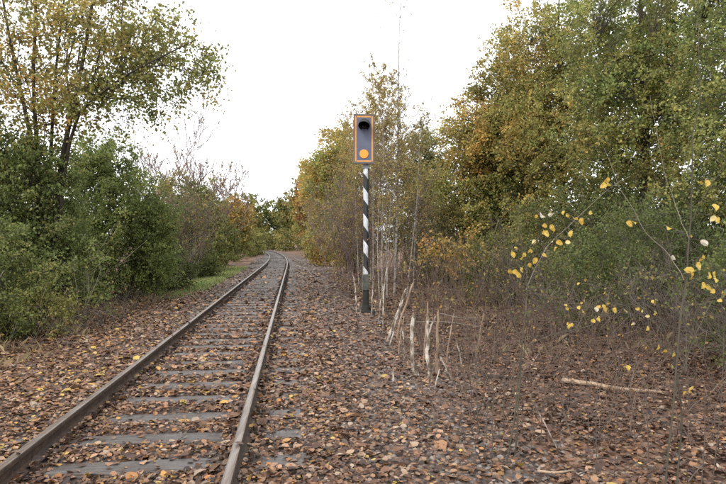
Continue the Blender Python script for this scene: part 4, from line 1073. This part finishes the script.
for (x, y, n_, s_, lab) in ((2.2, 9.0, 16, .8, 'tangle of thin brown stems behind the dark rotten branch'), (1.5, 7.0, 10, .6, 'low brown brambles around the white pointed stick'), (2.9, 8.4, 16, .75, 'thin brown brush at the thick end of the fallen tan branch'),
                           (3.9, 8.6, 18, .85, 'dark brush tangle beyond the fallen tan branch'), (2.0, 5.6, 9, .6, 'few reddish stems around the foot of the arching sapling'), (3.2, 6.2, 10, .65, 'thin reddish stems in front of the thin end of the fallen branch'),
                           (3.3, 11.8, 18, 1.0, 'brown tangle under the rust and yellow leaved bush on the forest side')):
    bare('brush_shoots', lab, x, y, int(n_ * .8), s_ * 1.1, .0062, 2, 'bush', mat='twig_red', foot=.75, kids=(2, 4), up=.05, fan=.45, spread=.55, leafn=25, leaf=.045, tint=.8, tv=.15, rmin=.0022)

# ------------------------------------------------------------------ foreground saplings with single yellow leaves
ylm = []
rng = np.random.default_rng(77)
for v in range(6):
    a = Acc(); th = np.linspace(0, 2 * math.pi, 13)[:-1]
    rad = .5 * (1 + .10 * np.cos(th) + .04 * np.cos(6 * th + v))
    x_, z_ = rad * np.sin(th) * .80, -.5 + rad * np.cos(th) * 1.05; z_[6] -= .10
    V = np.stack([x_, (.5 + .2 * v) * x_ ** 2 * (1 if v % 2 else -1) + .16 * np.sin(z_ * 5 + v), z_], -1); V = np.vstack([V, [[0, .0, -.5]]])
    a.add(V, [[j, (j + 1) % 12, 12] for j in range(12)], [.1, .3, .5, .45, .8, 1.0][v], rng.uniform(.9, 1.1))
    ylm.append(a.mesh('leaf', 'yellow_leaf'))
def sapling(label, lines, leafpts, Zl, mat, lsize=(.036, .062)):
    """lines: list of (points, r0, r1, material); the first is the main stem"""
    b = np.asarray(lines[0][0][0], float)
    root = thing('sapling', b, label, 'sapling', 'thin saplings in front')
    allp = []
    for i, (pts, r0, r1, m_) in enumerate(lines):
        q = smooth_line(np.array(pts), 16); q[1:-1] += rng.normal(0, .003, (14, 3)); allp.append(q)
        a = Acc(); tubes(a, (q - b)[None], (.55 if m_ == 'twig_pale' else .78) * np.linspace(r0, r1, 16)[None], 6); a.build('stem' if i == 0 else 'branch', m_, root)
    P = np.concatenate([0.5 * (q[:-1] + q[1:]) for q in allp] + allp)
    stalk = Acc()
    leafpts = leafpts + [(px + rng.uniform(-6, 6), py + rng.uniform(-5, 6), Zv) for (px, py, Zv) in leafpts if rng.uniform() < .45]
    for (px, py, Zv) in leafpts:
        c = at(px, py, Zv + rng.uniform(-.12, .12)); s_ = rng.uniform(*lsize) * .86
        o = link('leaf', ylm[int(rng.choice(6, p=[.2, .25, .25, .15, .09, .06]))], root, c - b + np.array([0, 0, s_ * .5])); o.scale = (s_, s_, s_)
        o.rotation_euler = (rng.normal(0, .55), rng.normal(0, .6), rng.normal(0, .9))
        top = c + np.array([0, 0, s_ * .5]); j = np.argmin(np.linalg.norm(P - top, axis=1) + .6 * np.maximum(top[2] - P[:, 2], 0))
        A = P[j]; M = (A + top) / 2 + np.array([0, 0, .02])
        tubes(stalk, (bez(A[None], M[None], top[None], 5) - b), np.array([[.0034, .003, .0026, .0022, .0018]]), 3)
    stalk.build('leaf_stalks', mat, root)['kind'] = 'stuff'
    return root
def c2(l, Zv): return [(480 + x / 2.846, 160 + y / 2.846, Zv) for (x, y) in l]
Z1 = 4.6
sapling('thin sapling with clusters of yellow leaves, the one nearer the signal',
        [([gp(505, Z1), at(514, 423, Z1), at(521, 356, Z1), at(527, 300, Z1), at(525, 262, Z1), at(520, 232, Z1), at(518, 205, Z1)], .0095, .003, 'sapling_bark'),
         ([at(526, 290, Z1), at(545, 250, Z1), at(580, 215, Z1), at(612, 187, Z1), at(630, 176, Z1)], .005, .002, 'twig_pale'),
         ([at(525, 265, Z1), at(512, 262, Z1), at(504, 270, Z1)], .004, .002, 'sapling_bark'),
         ([at(527, 296, Z1), at(516, 285, Z1 - .1), at(508, 276, Z1 - .2)], .004, .002, 'sapling_bark'),
         ([at(524, 252, Z1), at(540, 236, Z1 + .1), at(548, 218, Z1 + .1), at(566, 208, Z1 + .2)], .004, .0015, 'sapling_bark')],
        c2([(93, 262), (100, 252), (130, 272), (140, 300), (105, 330), (82, 320), (145, 262), (170, 160), (205, 160), (238, 150), (246, 160), (180, 190), (190, 210), (205, 195), (212, 205), (258, 210), (218, 240), (245, 240), (220, 255), (155, 235), (178, 275), (290, 175), (310, 155), (355, 70), (364, 70), (92, 270)], Z1), Z1, 'sapling_bark')
Z2 = 4.75
sapling('arching sapling with small yellow leaves low between the other two saplings',
        [([gp(514, Z2), at(519, 400, Z2), at(522, 358, Z2), at(532, 343, Z2), at(560, 333, Z2), at(588, 327, Z2), at(612, 312, Z2), at(640, 318, Z2)], .009, .002, 'sapling_bark'),
         ([at(575, 330, Z2), at(590, 306, Z2), at(606, 298, Z2), at(612, 290, Z2)], .0035, .0015, 'sapling_bark'),
         ([at(588, 327, Z2), at(610, 310, Z2 + .1), at(640, 303, Z2 + .2), at(655, 300, Z2 + .2)], .0035, .0015, 'sapling_bark'),
         ([at(560, 333, Z2), at(572, 318, Z2 - .1), at(568, 310, Z2 - .1)], .003, .0015, 'sapling_bark')],
        c2([(282, 353), (298, 345), (292, 410), (245, 427), (258, 475), (292, 433), (318, 460), (333, 460), (340, 420), (350, 418), (365, 412), (385, 428), (360, 368), (398, 435), (455, 430), (490, 404), (483, 450), (440, 468)], Z2) +
        [(570, 327, Z2), (593, 321, Z2), (633, 324, Z2), (649, 329, Z2)], Z2, 'sapling_bark', (.028, .05))
Z3 = 4.25
sapling('tallest sapling with pale twigs and big yellow leaves by the right picture edge',
        [([gp(664, Z3), at(672, 420, Z3), at(678, 340, Z3), at(686, 280, Z3), at(690, 230, Z3), at(692, 180, Z3), at(692, 134, Z3), at(700, 105, Z3), at(699, 55, Z3), at(699, -20, Z3)], .0095, .003, 'sapling_bark'),
         ([at(684, 280, Z3), at(670, 256, Z3), at(647, 234, Z3), at(634, 212, Z3), at(620, 188, Z3), at(604, 148, Z3)], .006, .002, 'twig_pale'),
         ([at(689, 240, Z3), at(675, 202, Z3 + .1), at(664, 170, Z3 + .1), at(650, 95, Z3 + .1)], .0045, .0018, 'twig_pale'),
         ([at(684, 292, Z3), at(671, 290, Z3 + .1), at(652, 276, Z3 + .1), at(627, 248, Z3 + .2), at(610, 210, Z3 + .2)], .004, .0018, 'sapling_bark'),
         ([at(687, 262, Z3), at(700, 258, Z3 - .1), at(716, 268, Z3 - .1), at(730, 276, Z3 - .1)], .004, .002, 'sapling_bark'),
         ([at(690, 225, Z3), at(702, 200, Z3), at(716, 178, Z3), at(730, 150, Z3)], .004, .002, 'sapling_bark'),
         ([at(674, 390, Z3), at(690, 350, Z3), at(702, 320, Z3), at(716, 296, Z3), at(732, 288, Z3)], .005, .002, 'sapling_bark'),
         ([gp(676, Z3 + .05), at(681, 420, Z3 + .1), at(676, 370, Z3 + .1), at(668, 340, Z3 + .1), at(655, 300, Z3 + .1)], .009, .003, 'sapling_bark')],
        c2([(545, 280), (537, 200), (630, 240), (640, 245), (635, 280), (622, 300), (608, 325), (600, 330), (655, 330), (670, 330), (645, 365), (670, 378), (692, 380), (675, 405), (630, 70), (648, 66), (667, 135), (433, 180), (670, 170)], Z3) +
        [(660, 348, Z3), (627, 370, Z3), (692, 390, Z3), (675, 357, Z3)], Z3, 'sapling_bark', (.042, .070))

# slender weed stems standing in the litter
WD = 'dry weed stems standing in the litter'
wr = random.Random(9)
weeds = [(478, 5.4, 120, 'brown weed stem next to the small white pointed stick'), (486, 5.0, 105, 'dry weed stem, second from the stubs'), (492, 4.7, 140, 'tall brown weed stem close to the sapling nearer the signal'), (503, 5.6, 95, 'short weed stem just behind the sapling nearer the signal'),
         (541, 5.2, 80, 'weed stem beside the slim white slanting twig'), (588, 5.0, 110, 'weed stem in front of the middle of the fallen tan branch'), (597, 4.6, 120, 'weed stem near the thin end of the fallen tan branch'), (614, 4.5, 130, 'tall weed stem halfway between the two taller saplings'),
         (636, 5.2, 95, 'weed stem past the thin end of the fallen tan branch'), (649, 4.8, 90, 'weed stem just on the track side of the tallest sapling'), (700, 4.2, 120, 'weed stem between the tallest sapling and the picture edge'), (712, 4.4, 160, 'tallest weed stem at the right picture edge'),
         (560, 6.4, 60, 'low weed stem at the thick end of the fallen tan branch'), (420, 4.8, 45, 'small weed stem alone in front of the stubs'), (330, 4.9, 60, 'thin weed stem standing on the ballast shoulder'), (275, 4.4, 60, 'thin weed stem close to the near rail')]
for i, (px, Zv, hp, lab) in enumerate(weeds):
    b = gp(px, Zv, -.02); h = hp * Zv / FPX
    root = thing('weed_stem', b, lab, 'weed', WD)
    top = np.array([wr.uniform(-.05, .07), wr.uniform(-.05, .05), h]); q = smooth_line(np.array([(0, 0, 0), top * .5 + np.array([wr.uniform(-.02, .02), 0, 0]), top]), 8)
    a = Acc(); tubes(a, q[None], np.linspace(.0045, .0018, 8)[None], 5); a.build('stem', 'twig', root)
    a = Acc(); sd = []
    for j in range(wr.randrange(3, 8)):
        u = wr.uniform(.35, .98); p0 = q[int(u * 7)]; an = wr.uniform(0, 6.28); l_ = wr.uniform(.05, .18)
        p2 = p0 + np.array([math.cos(an) * l_ * .6, math.sin(an) * l_ * .6, l_ * .8]); sd.append(smooth_line(np.array([p0, (p0 + p2) / 2 + np.array([0, 0, -.01]), p2]), 4))
    tubes(a, np.array(sd), np.linspace(.002, .001, 4)[None].repeat(len(sd), 0), 3); a.build('side_twigs', 'twig', root)['kind'] = 'stuff'

# undergrowth twigs on the forest floor to the right
rng = np.random.default_rng(500)
ac = Acc(); out = []
for i in range(430):
    Zv = rng.uniform(5.0, 16); px = rng.uniform(400, 720); x = (px - 363) * Zv / FPX; z = g1(x, Zv)
    a_ = rng.uniform(0, 6.28); f_ = rng.uniform(.15, .9); d = np.array([math.cos(a_) * f_, math.sin(a_) * f_, 1]); d /= np.linalg.norm(d)
    grow(rng, np.array([x, Zv, z - .02]), d, rng.uniform(.25, .85), rng.uniform(.003, .0065), 2, out, .5, (1, 3), 0)
wood_set(ac, out, .0016)
uw = ac.build('undergrowth', 'twig_red'); tag(uw, 'thin brown undergrowth twigs sprouting from the forest floor', 'undergrowth', kind='stuff')
